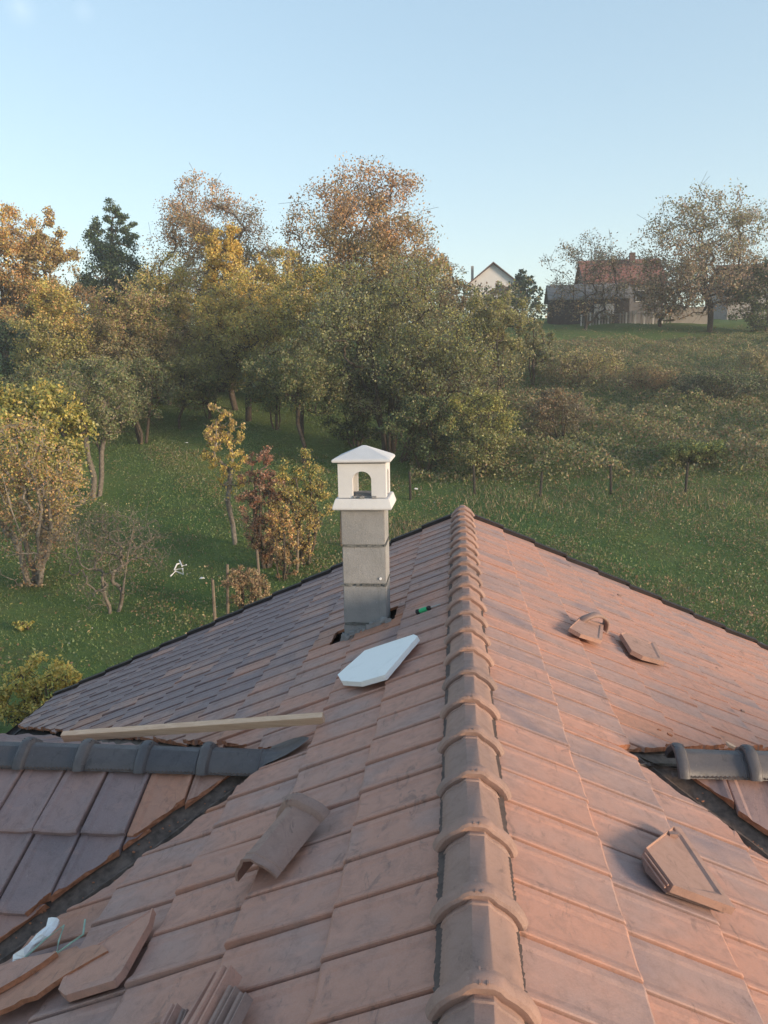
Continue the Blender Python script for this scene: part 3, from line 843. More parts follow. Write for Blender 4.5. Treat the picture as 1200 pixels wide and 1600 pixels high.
# arched ridge fragment behind the cut tile
a = Vector(on_roof(929, 985, 1)); n = nrm(1); b = bmesh.new(); xd = Vector(on_roof(951, 990, 1)) - Vector(on_roof(908, 980, 1)); w_ = xd.length / 2; xd.normalize(); yd = n.cross(xd)
rows = []
for dy, sc in ((0, 1), (.02, 1.05), (.05, 1.05), (.07, 1.0), (.075, .9)):
    rows.append([b.verts.new(a + xd * (w_ * sc * math.cos(t)) + n * (.15 * sc * math.sin(t)) + yd * (dy + .01 * math.sin(t * 5))) for t in np.linspace(.05, math.pi - .05, 12)])
rows.append([b.verts.new(a + xd * (w_ * .86 * math.cos(t)) + n * (.13 * math.sin(t))) for t in np.linspace(.05, math.pi - .05, 12)])
rows.append(rows[0])
for r0, r1 in zip(rows[:-1], rows[1:]):
    for k in range(11):
        b.faces.new([r0[k], r0[k + 1], r1[k + 1], r1[k]])
o = bm_obj('ridge_tile_fragment', b, M['ridge'], smooth=True); tag(o, 'curved roll broken off a ridge tile, behind the cut pale tile', 'ridge tile'); o['tone'] = .8

# broken tiles in the lower left corner
rimmed_tile('broken_roof_tile', 'broken brown tile with thick dark rim at the lower left', [(97, 1556), (112, 1520), (150, 1490), (232, 1437), (244, 1428), (238, 1452), (196, 1528), (183, 1543), (108, 1566)], -1, .012, .034, [.12, .05, .03, .03, .04, .05, .10, .12, .14], 'tile', .15, .005)
loose_slab('broken_roof_tile', 'orange broken tile shard with a ragged edge in the lower left corner', 'roof tile', [(-40, 1600), (0, 1560), (88, 1492), (165, 1484), (172, 1492), (150, 1504), (105, 1530), (60, 1562), (0, 1587)], -1, .03, .022, M['tile_cut'], None, M['cut'], .010, .1)
loose_slab('broken_roof_tile', 'uppermost broken tile sliver against the left picture edge', 'roof tile', [(-60, 1570), (-40, 1530), (40, 1503), (92, 1494), (40, 1530), (0, 1553)], -1, .06, .024, M['tile'], None, M['cut'], .006, .3)
# stack of narrow offcuts at the bottom edge
def offcut(p0, p1, w, h, lift, label, mat='tile', tone=.3, lean=.35):
    a = Vector(on_roof(*p0, -1, lift)); c = Vector(on_roof(*p1, -1, lift)); b = bmesh.new()
    F = frame(a, c - a, nrm(-1)) @ Matrix.Rotation(lean, 4, 'X'); L = (c - a).length
    prof = [(-w, 0), (-w, h), (-w * .4, h + .006), (w * .1, h), (w * .2, h * .7), (w * .55, h * .65), (w * .7, h * .85), (w, h * .8), (w, 0)]
    e0 = [b.verts.new(F @ Vector((0, y, z))) for y, z in prof]; e1 = [b.verts.new(F @ Vector((L + random.uniform(-.01, .01), y, z * .96))) for y, z in prof]
    b.faces.new(e0); b.faces.new(e1[::-1])
    for k in range(len(prof)): b.faces.new([e0[k], e1[k], e1[(k + 1) % len(prof)], e0[(k + 1) % len(prof)]])
    o = bm_obj('tile_offcut', b, M[mat]); o['tone'] = tone; tag(o, label, 'tile offcut'); return o
offcut((352, 1535), (280, 1660), .020, .055, .02, 'pale offcut standing leftmost in the stack at the bottom edge', 'tile', .25)
offcut((372, 1532), (305, 1660), .026, .075, .02, 'widest and tallest tile offcut in the stack at the bottom edge', 'tile', .1)
offcut((378, 1558), (325, 1660), .016, .055, .02, 'ribbed grey offcut right of the tallest one at the bottom edge', 'ridge', .6)
offcut((392, 1565), (345, 1660), .014, .045, .02, 'rightmost ribbed offcut in the stack at the bottom edge', 'ridge', .75)
offcut((284, 1582), (240, 1670), .016, .045, .02, 'short offcut standing apart at the bottom edge, left of the stack', 'tile', .3)
offcut((300, 1588), (268, 1670), .010, .04, .02, 'thin dark offcut between the short offcut and the stack at bottom edge', 'ridge', .8)

# crumpled white foam strip and green cords in the valley, lower left
b = bmesh.new(); pp = [(22, 1502), (38, 1490), (52, 1478), (66, 1462), (78, 1450), (87, 1434)]; rr_ = [.016, .026, .02, .028, .024, .03]
tube(b, [Vector(on_roof(x, y, -1, .06 + .02 * (i % 2))) for i, (x, y) in enumerate(pp)], rr_, 7)
for v in b.verts: v.co += Vector((random.gauss(0, .006), random.gauss(0, .006), random.gauss(0, .006)))
o = bm_obj('foam_scrap', b, M['white']); tag(o, 'crumpled white foam scrap beside the valley at the lower left', 'scrap')
b = bmesh.new(); tube(b, [Vector(on_roof(x, y, -1, .075)) for x, y in ((38, 1497), (70, 1468), (100, 1446), (92, 1470), (88, 1490), (110, 1474), (130, 1460), (133, 1437))], .0045, 6)
o = bm_obj('green_string', b, M['cord']); tag(o, 'pale green plastic string trailing from the white foam scrap', 'string')

# green and black screwdriver near the ridge
a = Vector(on_roof(650, 957, -1, .045)); c = Vector(on_roof(688, 944, -1, .045)); d = (c - a)
t = thing('screwdriver', 'green and black screwdriver lying right of the chimney', 'screwdriver', a)
b = bmesh.new(); tube(b, [a + d * k for k in (0, .03, .1, .16)], [.012, .022, .022, .018], 10); bm_obj('handle_end', b, M['black'], t)
b = bmesh.new(); tube(b, [a + d * k for k in (.16, .25, .42, .46)], [.018, .021, .02, .017], 10); bm_obj('handle', b, M['green'], t)
b = bmesh.new(); tube(b, [a + d * k for k in (.46, .52, .58, .62)], [.017, .02, .018, .008], 10); bm_obj('collar', b, M['black'], t)
b = bmesh.new(); tube(b, [a + d * k for k in (.62, .95, 1.0)], [.006, .006, .004], 8); bm_obj('blade', b, M['metal'], t)

# chips and flakes on the right slope
for (x, y, s, mt, lb, sd) in ((1047, 1168, .05, 'cut', 'orange mortar chips in front of the right wing ridge', 1), (1030, 1141, .018, 'cut', 'small brick red flake uphill of the right wing ridge', 1), (1046, 1149, .028, 'cut', 'larger brick red flake uphill of the right wing ridge', 1),
                              (1160, 1112, .035, 'ridge', 'small brown tile chip near the right picture edge', 1), (1140, 1166, .05, 'wood', 'pale wood chip behind the second right wing ridge tile', 1), (1120, 1044, .022, 'ridge', 'tiny dark chip alone on the upper right slope', 1), (968, 931, .05, 'ridge', 'thin broken tile edge lying near the right verge', 1)):
    p = Vector(on_roof(x, y, sd, .03)); b = bmesh.new()
    k = 5 if s > .04 and mt == 'cut' else 1
    for q in range(k):
        pq = p + Vector((random.uniform(-1, 1) * .05, random.uniform(-1, 1) * .02, 0)) * (k > 1)
        poly = [pq + Vector((math.cos(t_) * s * random.uniform(.4, 1), math.sin(t_) * s * random.uniform(.3, .8), -math.cos(t_) * s * TA * .6)) * (1 if k == 1 else .5) for t_ in np.linspace(0, 5.3, 6)]
        prism(b, poly, nrm(sd), s * .35)
    o = bm_obj('clay_chip' if mt != 'wood' else 'wood_chip', b, M[mt]); tag(o, lb, 'chip'); o['tone'] = .7

# ------------------------------------------------------------------ fences
def fence(name, label, posts, h, r, mat, wires):
    pts = []
    t = thing(name, label, 'fence', (*posts[0], float(gz(*posts[0]))))
    for (x, y) in posts:
        z = float(gz(x, y)); b = bmesh.new(); lean = (random.gauss(0, .05), random.gauss(0, .05)); hh = h * random.uniform(.9, 1.12)
        tube(b, [(x, y, z - .3), (x + lean[0] * .5, y + lean[1] * .5, z + hh * .5), (x + lean[0], y + lean[1], z + hh)], [r, r * .95, r * .85], 7)
        bm_obj('post', b, mat, t); pts.append(Vector((x + lean[0], y + lean[1], z)))
    for k in range(wires):
        b = bmesh.new(); line = []
        for i in range(len(pts) - 1):
            for q in range(6):
                p = pts[i].lerp(pts[i + 1], q / 6); line.append(p + Vector((0, 0, h * (.35 + .55 * k / max(1, wires - 1)) - .05 * math.sin(q / 6 * math.pi))))
        tube(b, line, .004, 4); bm_obj('wire', b, M['post_dark'], t)
    return t
fence('wire_fence', 'dark post and wire fence crossing the meadow beyond the ridge', [at(px, D) for px, D in ((640, 37.5), (742, 38), (846, 37.6), (959, 37.4), (1077, 37), (1215, 36.5))], 1.35, .065, M['post_dark'], 3)
fence('wooden_fence', 'weathered wooden posts with wire left of the chimney', [at(px, D) for px, D in ((318, 22.6), (339, 24.0), (394, 26.0), (455, 28), (527, 31))], 1.6, .055, M['post'], 2)

# ------------------------------------------------------------------ far houses
def far_house(name, label, px0, px1, D, eave_py, top_py, depth, wall, roof, axis='x', cat='house'):
    """gable house; axis x: ridge across the view; axis y: gable faces the viewer"""
    x0, x1 = at(px0, D)[0], at(px1, D)[0]; xm = (x0 + x1) / 2
    ze, zr = zat(eave_py, D), zat(top_py, D); zg = float(gz(xm, D)) - 1
    t = thing(name, label, cat, (xm, D, zg + 1))
    b = bmesh.new()
    if axis == 'x':
        prism(b, [(x0, D, zg), (x0, D, ze), (x0, D + depth / 2, zr - .15), (x0, D + depth, ze), (x0, D + depth, zg)], (1, 0, 0), x1 - x0)
        bm_obj('wall', b, wall, t)
        for sy, ya in ((-1, D - .5), (1, D + depth + .5)):
            b = bmesh.new(); ym = D + depth / 2; sl = (zr - ze) / (depth / 2); zz = ze - .5 * sl
            prism(b, [(x0 - .4, ym, zr), (x1 + .4, ym, zr), (x1 + .4, ya, zz), (x0 - .4, ya, zz)], (0, 0, 1), .14)
            rf = bm_obj('roof', b, roof, t)
            if sy < 0:
                n_ = 9
                for q in range(n_):      # courses of tiles, each a stepped board
                    y_a = ym + (ya - ym) * (q + 1) / n_; z_a = zr + (zz - zr) * (q + 1) / n_ + .14
                    b = bmesh.new(); box(b, ((x0 + x1) / 2, y_a + .05, z_a + .04), ((x1 - x0) / 2 + .39, .06, .05)); bm_obj('tile_course', b, roof, rf)
    else:
        prism(b, [(x0, D, zg), (x1, D, zg), (x1, D, ze), (xm, D, zr - .12), (x0, D, ze)], (0, 1, 0), depth)
        bm_obj('wall', b, wall, t)
        sl = (zr - ze) / (xm - x0)
        for sx in (-1, 1):
            b = bmesh.new(); xa = xm + sx * ((x1 - x0) / 2 + .55); zz = zr - abs(xa - xm) * sl
            pts = [(xm, D - .6, zr), (xa, D - .6, zz), (xa, D + depth + .5, zz), (xm, D + depth + .5, zr)]
            prism(b, pts, (0, 0, 1), .2); bm_obj('roof', b, roof, t)
    return t, x0, x1, ze, zr, zg
M['wall_w'] = simple('pale_render', (.62, .60, .60), .9, .1, .05, 1)
M['wall_d'] = simple('old_dark_render', (.16, .15, .15), .9, .1, .25, 1)
M['wall_g'] = simple('grey_render', (.30, .28, .27), .9, .1, .12, 1)
M['roof_red'] = simple('red_far_tiles', (.23, .11, .092), .85, .2, .2, 3)
M['roof_br'] = simple('brown_far_tiles', (.12, .075, .065), .85, .2, .2, 3)
M['shed'] = simple('dark_shed_boards', (.075, .07, .072), .9, .1, .35, 3)
M['shed_roof'] = simple('grey_sheet_roof', (.26, .25, .25), .7, .3, .25, 2)
M['glass'] = simple('dark_window_glass', (.03, .035, .045), .15, .6, .1, 2)
def window(t, x, y, z, w, h):
    b = bmesh.new(); box(b, (x, y - .05, z), (w / 2 + .08, .06, h / 2 + .08)); f = bm_obj('window', b, M['plaster'], t)
    b = bmesh.new(); box(b, (x, y - .10, z), (w / 2, .03, h / 2)); bm_obj('pane', b, M['glass'], f)
t, x0, x1, ze, zr, zg = far_house('white_house', 'white gabled house with dark roof edge above the central trees', 735, 804, 132, 446, 417, 9, M['wall_w'], M['roof_br'], 'y')
b = bmesh.new(); box(b, (x0 + .35, 135, zr - 1.2), (.22, .22, 1.3)); bm_obj('chimney', b, M['wall_g'], t)
window(t, (x0 + x1) / 2 + 1.2, 132, ze - 1.2, 1.1, 1.3)
t, x0, x1, ze, zr, zg = far_house('red_roofed_house', 'house with red tiled roof behind the sparse walnut tree', 911, 1030, 106, 452, 411, 9, M['wall_d'], M['roof_red'], 'x')
for q in range(4): window(t, x0 + 2 + q * 2.5, 106, ze - 1.8, 1.1, 1.3)
b = bmesh.new(); box(b, (x0 + 6.5, 109.5, zr - .2), (.35, .35, 1.0)); bm_obj('chimney', b, M['roof_br'], t)
t, x0, x1, ze, zr, zg = far_house('brown_roofed_house', 'low brown roofed house at the right picture edge', 1128, 1290, 112, 455, 426, 8, M['wall_g'], M['roof_br'], 'x')
for q in range(3): window(t, x0 + 2 + q * 3.5, 112, ze - 1.8, 1.1, 1.3)
t, x0, x1, ze, zr, zg = far_house('garden_shed', 'dark boarded shed with pale grey sheet roof before the red roofed house', 858, 978, 99, 472, 452, 4, M['shed'], M['shed_roof'], 'x', 'shed')
for q in range(12):
    b = bmesh.new(); xx = x0 + (x1 - x0) * (q + .5) / 12; box(b, (xx, 98.95, (ze + zg) / 2), ((x1 - x0) / 26, .03, (ze - zg) / 2 - .05)); bm_obj('board', b, M['shed'], t)
b = bmesh.new(); box(b, (x0 + 6.4, 98.85, ze - 1.7), (1.2, .05, .75)); bm_obj('white_panel', b, M['wall_w'], t)
# picket fence and low wall on the crest
t = thing('picket_fence', 'pale picket fence on the hill crest before the dark shed', 'fence', (at(955, 96)[0], 96, float(gz(at(955, 96)[0], 96))))
for q in range(30):
    x, y = at(905 + q * 4.6, 96.3); z = float(gz(x, y)); hh = random.uniform(1.3, 1.6)
    if q in (11, 12, 19): continue
    b = bmesh.new(); box(b, (x, y, z + hh / 2), (.10, .02, hh / 2)); bm_obj('picket', b, M['wall_g'] if q % 3 else M['wall_w'], t)
b = bmesh.new(); xa, ya = at(903, 96.36); xb, yb = at(1040, 96.36); z = float(gz((xa + xb) / 2, ya)); box(b, ((xa + xb) / 2, ya, z + 1.1), ((xb - xa) / 2, .03, .05)); bm_obj('rail', b, M['wall_g'], t)
t = thing('garden_wall', 'low beige rendered garden wall beside the big walnut tree', 'wall', (at(1075, 98)[0], 98, float(gz(at(1075, 98)[0], 98))))
b = bmesh.new(); xa, ya = at(1042, 98); xb, yb = at(1098, 98); z = float(gz(xa, ya)); box(b, ((xa + xb) / 2, ya, z + .7), ((xb - xa) / 2, .12, 1.0)); w_ = bm_obj('wall', b, M['wall_g'], t)
b = bmesh.new(); box(b, ((xa + xb) / 2, ya, z + 1.75), ((xb - xa) / 2 + .1, .2, .06)); bm_obj('coping', b, M['shed_roof'], t)

# ------------------------------------------------------------------ trees and shrubs
OR = (.63, .34, .14); YE = (.70, .52, .14); YG = (.38, .36, .10); OL = (.30, .28, .11); GR = (.145, .20, .075)
DG = (.042, .072, .042); BR = (.33, .20, .115); GW = (.205, .215, .145); PB = (.39, .27, .20); GO = (.275, .25, .145); RB = (.38, .175, .105); TAN = (.47, .35, .19); GY_ = (.17, .145, .11)

def leaf_quads(C, size, r, droop=0.0):
    """C (n,3) centres -> vertices of one small folded diamond each"""
    n = len(C)
    d = r.normal(size=(n, 3)); d[:, 2] -= droop; d /= np.linalg.norm(d, axis=1)[:, None]
    e = np.cross(d, r.normal(size=(n, 3))); e /= np.linalg.norm(e, axis=1)[:, None] + 1e-9
    s = size * r.uniform(.6, 1.35, (n, 1))
    a = d * s * .5; b = e * s * .30
    V = np.stack([C - a, C + b, C + a, C - b], 1).reshape(-1, 3)
    F = np.arange(4 * n, dtype=np.int32).reshape(n, 4)
    return V, F
def tube_edges(P, par, rad, seg=5):
    """all limbs as tapered prisms, vectorised"""
    idx = np.array([i for i in range(len(P)) if par[i] >= 0]); pa = np.array([par[i] for i in idx])
    A = P[pa]; B = P[idx]; d = B - A; l = np.linalg.norm(d, axis=1)[:, None] + 1e-9; d = d / l
    up = np.where(np.abs(d[:, 2:3]) > .9, np.array([[1., 0, 0]]), np.array([[0, 0, 1.]]))
    u = np.cross(d, up); u /= np.linalg.norm(u, axis=1)[:, None]; v = np.cross(d, u)
    ra = np.minimum(rad[pa], rad[idx] * 1.7)[:, None]; rb_ = rad[idx][:, None]
    n = len(idx); Vv = np.empty((n, 2 * seg, 3))
    for k in range(seg):
        c, s = math.cos(2 * math.pi * k / seg), math.sin(2 * math.pi * k / seg)
        Vv[:, k] = A + (u * c + v * s) * ra; Vv[:, seg + k] = B + (u * c + v * s) * rb_
    base = (np.arange(n) * 2 * seg)[:, None]
    F = np.concatenate([base + np.array([[k, (k + 1) % seg, seg + (k + 1) % seg, seg + k]]) for k in range(seg)])
    return Vv.reshape(-1, 3), F

def tree(name, label, cat, px, D, top, bottom, hw, pal_top, pal_low, leaves=14000, leaf=.13, ntw=170, lean=0.0, trunks=1, bark='bark',
         seed=0, group=None, shape=1.0, lobes=8, fluff=.55, trunk_r=None, base_px=None, droop=.3, mixh=.5, twig=1.0, trunk_leaf=0.0):
    r = np.random.default_rng(1000 + seed)
    x, y = at(px, D); g = float(gz(x, y)); zt = zat(top, D, px); zb = max(zat(bottom, D, px), g + .15)
    hwm = hw * D / FPX * .94; H = zt - zb; cen = np.array([x, y, (zt + zb) / 2])
    bx = at(base_px, D)[0] if base_px else x + lean * hwm
    base = np.array([bx, y, float(gz(bx, y)) - .1])
    t = thing(name, label, cat, base + np.array([0, 0, .1]), group)
    # crown volume: overlapping lobes inside an egg
    LB = []
    for k in range(lobes):
        u = r.normal(size=3); u /= np.linalg.norm(u); q = r.uniform(.35, .72)
        c = u * q; rad = r.uniform(.30, .48)
        c[2] = np.clip(c[2], -1 + rad, 1 - rad * .9)
        w = 1.0 if c[2] > -.2 else (1.0 if shape < 1 else .9)
        LB.append((c * np.array([w, w, 1]), rad))
    LB.append((np.array([0, 0, .60]), .40)); LB.append((np.array([.38, 0, .46]), .38)); LB.append((np.array([-.38, .1, .44]), .38)); LB.append((np.array([r.uniform(-.5, -.3), 0, .1]), .45)); LB.append((np.array([r.uniform(.3, .5), 0, .05]), .45)); LB.append((np.array([0, -.2, -.3]), .48))
    T = []
    wts = np.array([b[1] ** 2 for b in LB]); wts /= wts.sum()
    pick = r.choice(len(LB), ntw, p=wts)
    for k in pick:
        c, rad = LB[k]; u = r.normal(size=3); u /= np.linalg.norm(u); T.append(c + u * rad * r.uniform(.25, 1.0) ** .5)
    T = np.array(T)
    T[:, :2] /= np.percentile(np.abs(T[:, :2]), 97, axis=0) * 1.04
    T[:, 2] = (T[:, 2] - T[:, 2].min()) / (T[:, 2].max() - T[:, 2].min()) * 1.94 - .99
    T[r.uniform(size=len(T)) < .08] *= 1.05
    T = T * np.array([hwm, hwm * .9, H / 2]) + cen
    T[:, 2] = np.maximum(T[:, 2], gz(T[:, 0], T[:, 1]) + .15)
    # skeleton: trunks, then each tip grows from the nearest wood below it
    P, par = [], []
    fork = base + (cen - base) * np.array([.5, .5, 0]) + np.array([0, 0, (zb - base[2]) * .85 + H * .12])
    for k in range(trunks):
        an = 6.283 * (k + r.uniform(0, .5)) / trunks; off = np.array([.42 * math.cos(an), .35 * math.sin(an), 0]) * (trunks > 1) * (.6 + .25 * hwm)
        prev = -1; m = 5
        topn = cen + np.array([0, 0, H * .18]) + (np.array([math.cos(an) * .45 * hwm, math.sin(an) * .4 * hwm, r.uniform(-.1, .1) * H]) if trunks > 1 else np.array([r.uniform(-.15, .15) * hwm, 0, 0]))
        for q in range(m + 1):
            f = q / m; p = (base + off * .4) * (1 - f) ** 1.0 + topn * f
            mid = fork + off; p = (1 - f) ** 2 * (base + off * .4) + 2 * f * (1 - f) * mid + f * f * topn
            P.append(p + r.normal(size=3) * np.array([1, 1, .3]) * (.03 * hwm + (.09 if trunks == 1 else .02)) * (q > 0)); par.append(prev); prev = len(P) - 1
    order = np.argsort(np.linalg.norm((T - fork) * np.array([1, 1, .8]), axis=1))
    nodes = np.array(P)
    arr = np.empty((len(P) + len(T) * 3, 3)); arr[:len(P)] = nodes; cnt = len(P)
    tips = []
    for k in order:
        tp = T[k]; dv = tp - arr[:cnt]; dist = np.linalg.norm(dv, axis=1); cost = dist + np.maximum(0, -dv[:, 2]) * .9 + .0
        j = int(np.argmin(cost)); a = arr[j]; L = dist[j]
        for q in (1, 2, 3):
            f = q / 3; p = a + (tp - a) * f + np.array([0, 0, L * .10 * math.sin(math.pi * f)]) + (r.normal(size=3) * L * .07 if q < 3 else 0)
            arr[cnt] = p; par.append(j if q == 1 else cnt - 1); cnt += 1
        tips.append(cnt - 1)
    Pn = arr[:cnt]; par = np.array(par)
    area = np.full(cnt, 0.0); area[tips] = 1.0
    for i in range(cnt - 1, -1, -1):
        if area[i] == 0: area[i] = .6
        if par[i] >= 0: area[par[i]] += area[i]
    rad = np.sqrt(area); tr = trunk_r or max(.06, (zt - base[2]) * .018)
    rad = rad / rad.max() * tr * 1.0; rad = np.maximum(rad, .008 * twig + .0001 * D)
    Vt, Ft = tube_edges(Pn, par, rad)
    # fine twigs
    tw = []
    ti = np.repeat(np.array(tips), 2); ends = Pn[ti] + r.normal(size=(len(ti), 3)) * hwm * .13
    P2 = np.concatenate([Pn[ti], ends]); par2 = np.concatenate([np.full(len(ti), -1), np.arange(len(ti))]); rad2 = np.full(len(P2), (.006 * twig + .00012 * D))
    V2, F2 = tube_edges(P2, par2, rad2, 3)
    # join the wood (quads throughout)
    mesh_obj('trunk', np_mesh('trunk', np.concatenate([Vt, V2]), np.concatenate([Ft, F2 + len(Vt)]), smooth=True), M[bark], t)
    # leaves gather round the tips and along the outer limbs
    if leaves:
        leaves = int(leaves * LEAF_N); leaf *= LEAF_S
        hosts = np.concatenate([np.array(tips), np.array(tips), np.arange(cnt)[rad < tr * .22]])
        wgt = r.uniform(.08, 1.0, len(hosts)) ** 2.0; wgt /= wgt.sum()
        hi = r.choice(len(hosts), leaves, p=wgt); host = hosts[hi]
        sp = fluff * hwm * .20 * (0.6 + r.uniform(0, .8, len(hosts)))[hi][:, None]
        u = r.normal(size=(leaves, 3)); u /= np.linalg.norm(u, axis=1)[:, None]
        C = Pn[host] + u * (r.uniform(0, 1, (leaves, 1)) ** .45) * sp * 1.75 * np.array([1, 1, .8])
        C[:, 2] = np.where(C[:, 2] > zb + .02 * H, C[:, 2], Pn[host][:, 2]); C[:, 2] = np.maximum(C[:, 2], gz(C[:, 0], C[:, 1]) + .06)
        Vl, Fl = leaf_quads(C, leaf, r, droop)
        hgt = np.clip((C[:, 2] - zb) / H, 0, 1) + r.normal(size=len(C)) * .12
        # clusters turn colour together
        cl = np.sin(C[:, 0] * 1.9 + seed) * np.cos(C[:, 1] * 1.6 + 2 * seed) + np.sin(C[:, 2] * 1.7 + C[:, 0] * .8 + seed * 3)
        f = 1 / (1 + np.exp(-(hgt - mixh) * 7 - cl * .9))
        pt, plw = np.array(pal_top), np.array(pal_low)
        ct = pt[r.integers(0, len(pt), len(C))]; clw = plw[r.integers(0, len(plw), len(C))]
        col = clw + (ct - clw) * f[:, None]
        col = col * r.uniform(.8, 1.22, (len(C), 1)) * (1 + r.normal(size=(len(C), 3)) * .05)
        me = np_mesh('crown', Vl, Fl, np.clip(np.repeat(col, 4, 0), .005, 1))
        mesh_obj('crown', me, M['leaf'], t)
    return t

LEAF_N, LEAF_S = 1.0, 1.32
# far row
tree('autumn_tree', 'orange autumn tree cut by the left picture edge', 'tree', 22, 62, 295, 520, 78, [OR, YE, TAN], [TAN, OL, OR], 30000, .15, 220, seed=1)
tree('autumn_tree', 'rounded ochre tree just right of the leftmost orange tree', 'tree', 95, 64, 322, 520, 48, [TAN, BR, YE], [OL, GO, TAN], 20000, .15, 150, seed=2)
tree('dark_green_tree', 'small dark blue green tree rising alone against the sky, left', 'tree', 193, 84, 311, 420, 33, [DG, GR], [DG], 11000, .17, 120, seed=3)
tree('dark_green_tree', 'broad dark green tree below the small dark tree', 'tree', 190, 72, 372, 560, 75, [DG, DG, GR], [DG], 20000, .17, 150, seed=4)
tree('bare_topped_tree', 'tall thinly leaved pinkish brown tree left of the big orange one', 'tree', 338, 70, 272, 560, 92, [PB, TAN, OR, PB], [GO, TAN, OL], 32000, .14, 330, seed=5, fluff=.6)
tree('yellow_tree', 'bright yellow tree in front of the pinkish brown tree', 'tree', 368, 58, 348, 600, 48, [YE, YE, (.50, .31, .06)], [YG, OL, YE], 19000, .13, 170, seed=6, mixh=.35, shape=.8)
tree('autumn_tree', 'tallest tree with orange brown crown at centre', 'tree', 565, 64, 242, 560, 118, [OR, BR, OR, PB], [OL, GO, OL], 52000, .15, 420, seed=7, mixh=.5, lobes=14)
tree('hazel_tree', 'thin brown grey tree beside the right shoulder of the orange tree', 'tree', 690, 66, 382, 600, 52, [GO, BR, GY_], [GO, OL], 11000, .13, 170, seed=8)
tree('hazel_tree', 'brown olive tree under the pinkish tree, left of the yellow tree', 'tree', 265, 60, 392, 620, 68, [TAN, YE, YG], [YG, OL, GO], 22000, .13, 200, seed=9)
tree('hazel_tree', 'ochre tipped olive tree in the second row at far left', 'tree', 98, 50, 432, 640, 70, [YE, YE, YG, OR], [YG, OL, GO], 24000, .115, 200, seed=10, mixh=.7)
tree('hazel_tree', 'brown tree with ascending twigs in the second row, left', 'tree', 208, 52, 440, 630, 72, [BR, TAN, YG], [GO, TAN, OL], 22000, .115, 220, seed=11)
tree('fruit_tree', 'olive yellow tree with a bare dark trunk on the grass', 'tree', 395, 54, 425, 600, 88, [YE, YE, YG, TAN], [YG, OL, GO], 28000, .115, 260, seed=12, base_px=387, trunk_r=.24, mixh=.5)
tree('fruit_tree', 'olive tree between the bare trunk tree and the big willow', 'tree', 487, 50, 410, 620, 62, [YG, YE, GO], [OL, YG, GO], 21000, .115, 200, seed=13, base_px=470, trunk_r=.16)
tree('willow_tree', 'big grey green many stemmed willow right behind the chimney', 'tree', 607, 46, 398, 665, 112, [OL, GW, YG, GW], [GW, GR, GW, OL], 36000, .10, 420, seed=14, trunks=5, trunk_r=.20, lobes=12, base_px=606)
tree('willow_tree', 'wide arching willow with dark limbs leaning right of the chimney', 'tree', 685, 44, 485, 690, 84, [OL, GW, YG], [GW, GR, GW], 13000, .10, 300, seed=15, trunks=3, trunk_r=.17, base_px=628, lobes=8)
tree('hazel_tree', 'olive shrubby tree below the white house', 'tree', 772, 58, 452, 620, 52, [GO, OL, YG], [OL, GO], 18000, .115, 180, seed=16, trunks=3)
tree('hazel_tree', 'grey green bush between the white house tree and the shed', 'tree', 832, 66, 478, 580, 30, [GO, OL], [GO, GR], 7000, .13, 90, seed=17, trunks=3)
tree('spruce_tree', 'small dark conifer beside the white house', 'conifer', 815, 118, 420, 480, 18, [DG, DG], [DG], 6000, .24, 90, seed=18, shape=.6)
tree('walnut_tree', 'sparse greyish tree in front of the red roof', 'tree', 912, 92, 366, 505, 66, [GY_, PB, GO], [GO, BR, GY_], 6000, .17, 260, seed=19, base_px=912, trunk_r=.20)
tree('walnut_tree', 'large spreading greyish brown walnut tree on the crest, right', 'tree', 1095, 90, 288, 500, 98, [GO, PB, GO, OL], [BR, GO, PB], 19000, .19, 360, seed=20, base_px=1103, trunk_r=.33, lobes=11)
tree('walnut_tree', 'brown low tree with a leaning trunk left of the large walnut', 'tree', 1040, 93, 395, 500, 52, [BR, GO, PB], [GO, BR], 6500, .19, 180, seed=21, base_px=1026, trunk_r=.22)
tree('dark_green_tree', 'dark green bushy tree at the right picture edge', 'tree', 1190, 88, 405, 530, 52, [GR, DG, GO], [DG, GR], 14000, .17, 140, seed=22)
# undergrowth that closes the wood between the trunks
tree('wood_shrub', 'shaded green thicket under the ochre tree at far left', 'shrub', 20, 54, 500, 640, 75, [DG, GR, GO], [DG, GR], 12000, .13, 130, seed=60, trunks=4)
tree('wood_shrub', 'dark thicket under the brown trees left of the orchard', 'shrub', 130, 56, 500, 630, 80, [GR, GO, DG], [DG, GR], 12000, .13, 130, seed=61, trunks=4)
tree('wood_shrub', 'dim olive thicket behind the forked orchard tree', 'shrub', 250, 62, 480, 610, 80, [GO, OL, BR], [DG, GR, GO], 12000, .14, 130, seed=62, trunks=4)
tree('wood_shrub', 'dim olive thicket behind the bare dark trunk', 'shrub', 345, 64, 470, 610, 70, [OL, GO, YG], [DG, GR, GO], 12000, .14, 130, seed=63, trunks=4)
tree('wood_shrub', 'shaded thicket left of the big willow', 'shrub', 445, 62, 460, 620, 70, [OL, GO, BR], [DG, GR, GO], 12000, .14, 130, seed=64, trunks=4)
tree('wood_shrub', 'deep green thicket at the foot of the big willow', 'shrub', 555, 48, 560, 690, 60, [GR, OL, DG], [DG, GR], 12000, .11, 130, seed=65, trunks=4)
tree('wood_shrub', 'brown olive thicket between the big willow and the hazel', 'shrub', 700, 55, 530, 660, 52, [GO, OL, BR], [GR, GO], 9000, .12, 140, seed=66, trunks=4)
tree('wood_shrub', 'yellow green thicket right of the forked orchard tree', 'shrub', 325, 55, 535, 640, 58, [YG, OL, GO], [GR, OL, GO], 9000, .12, 120, seed=70, trunks=3)
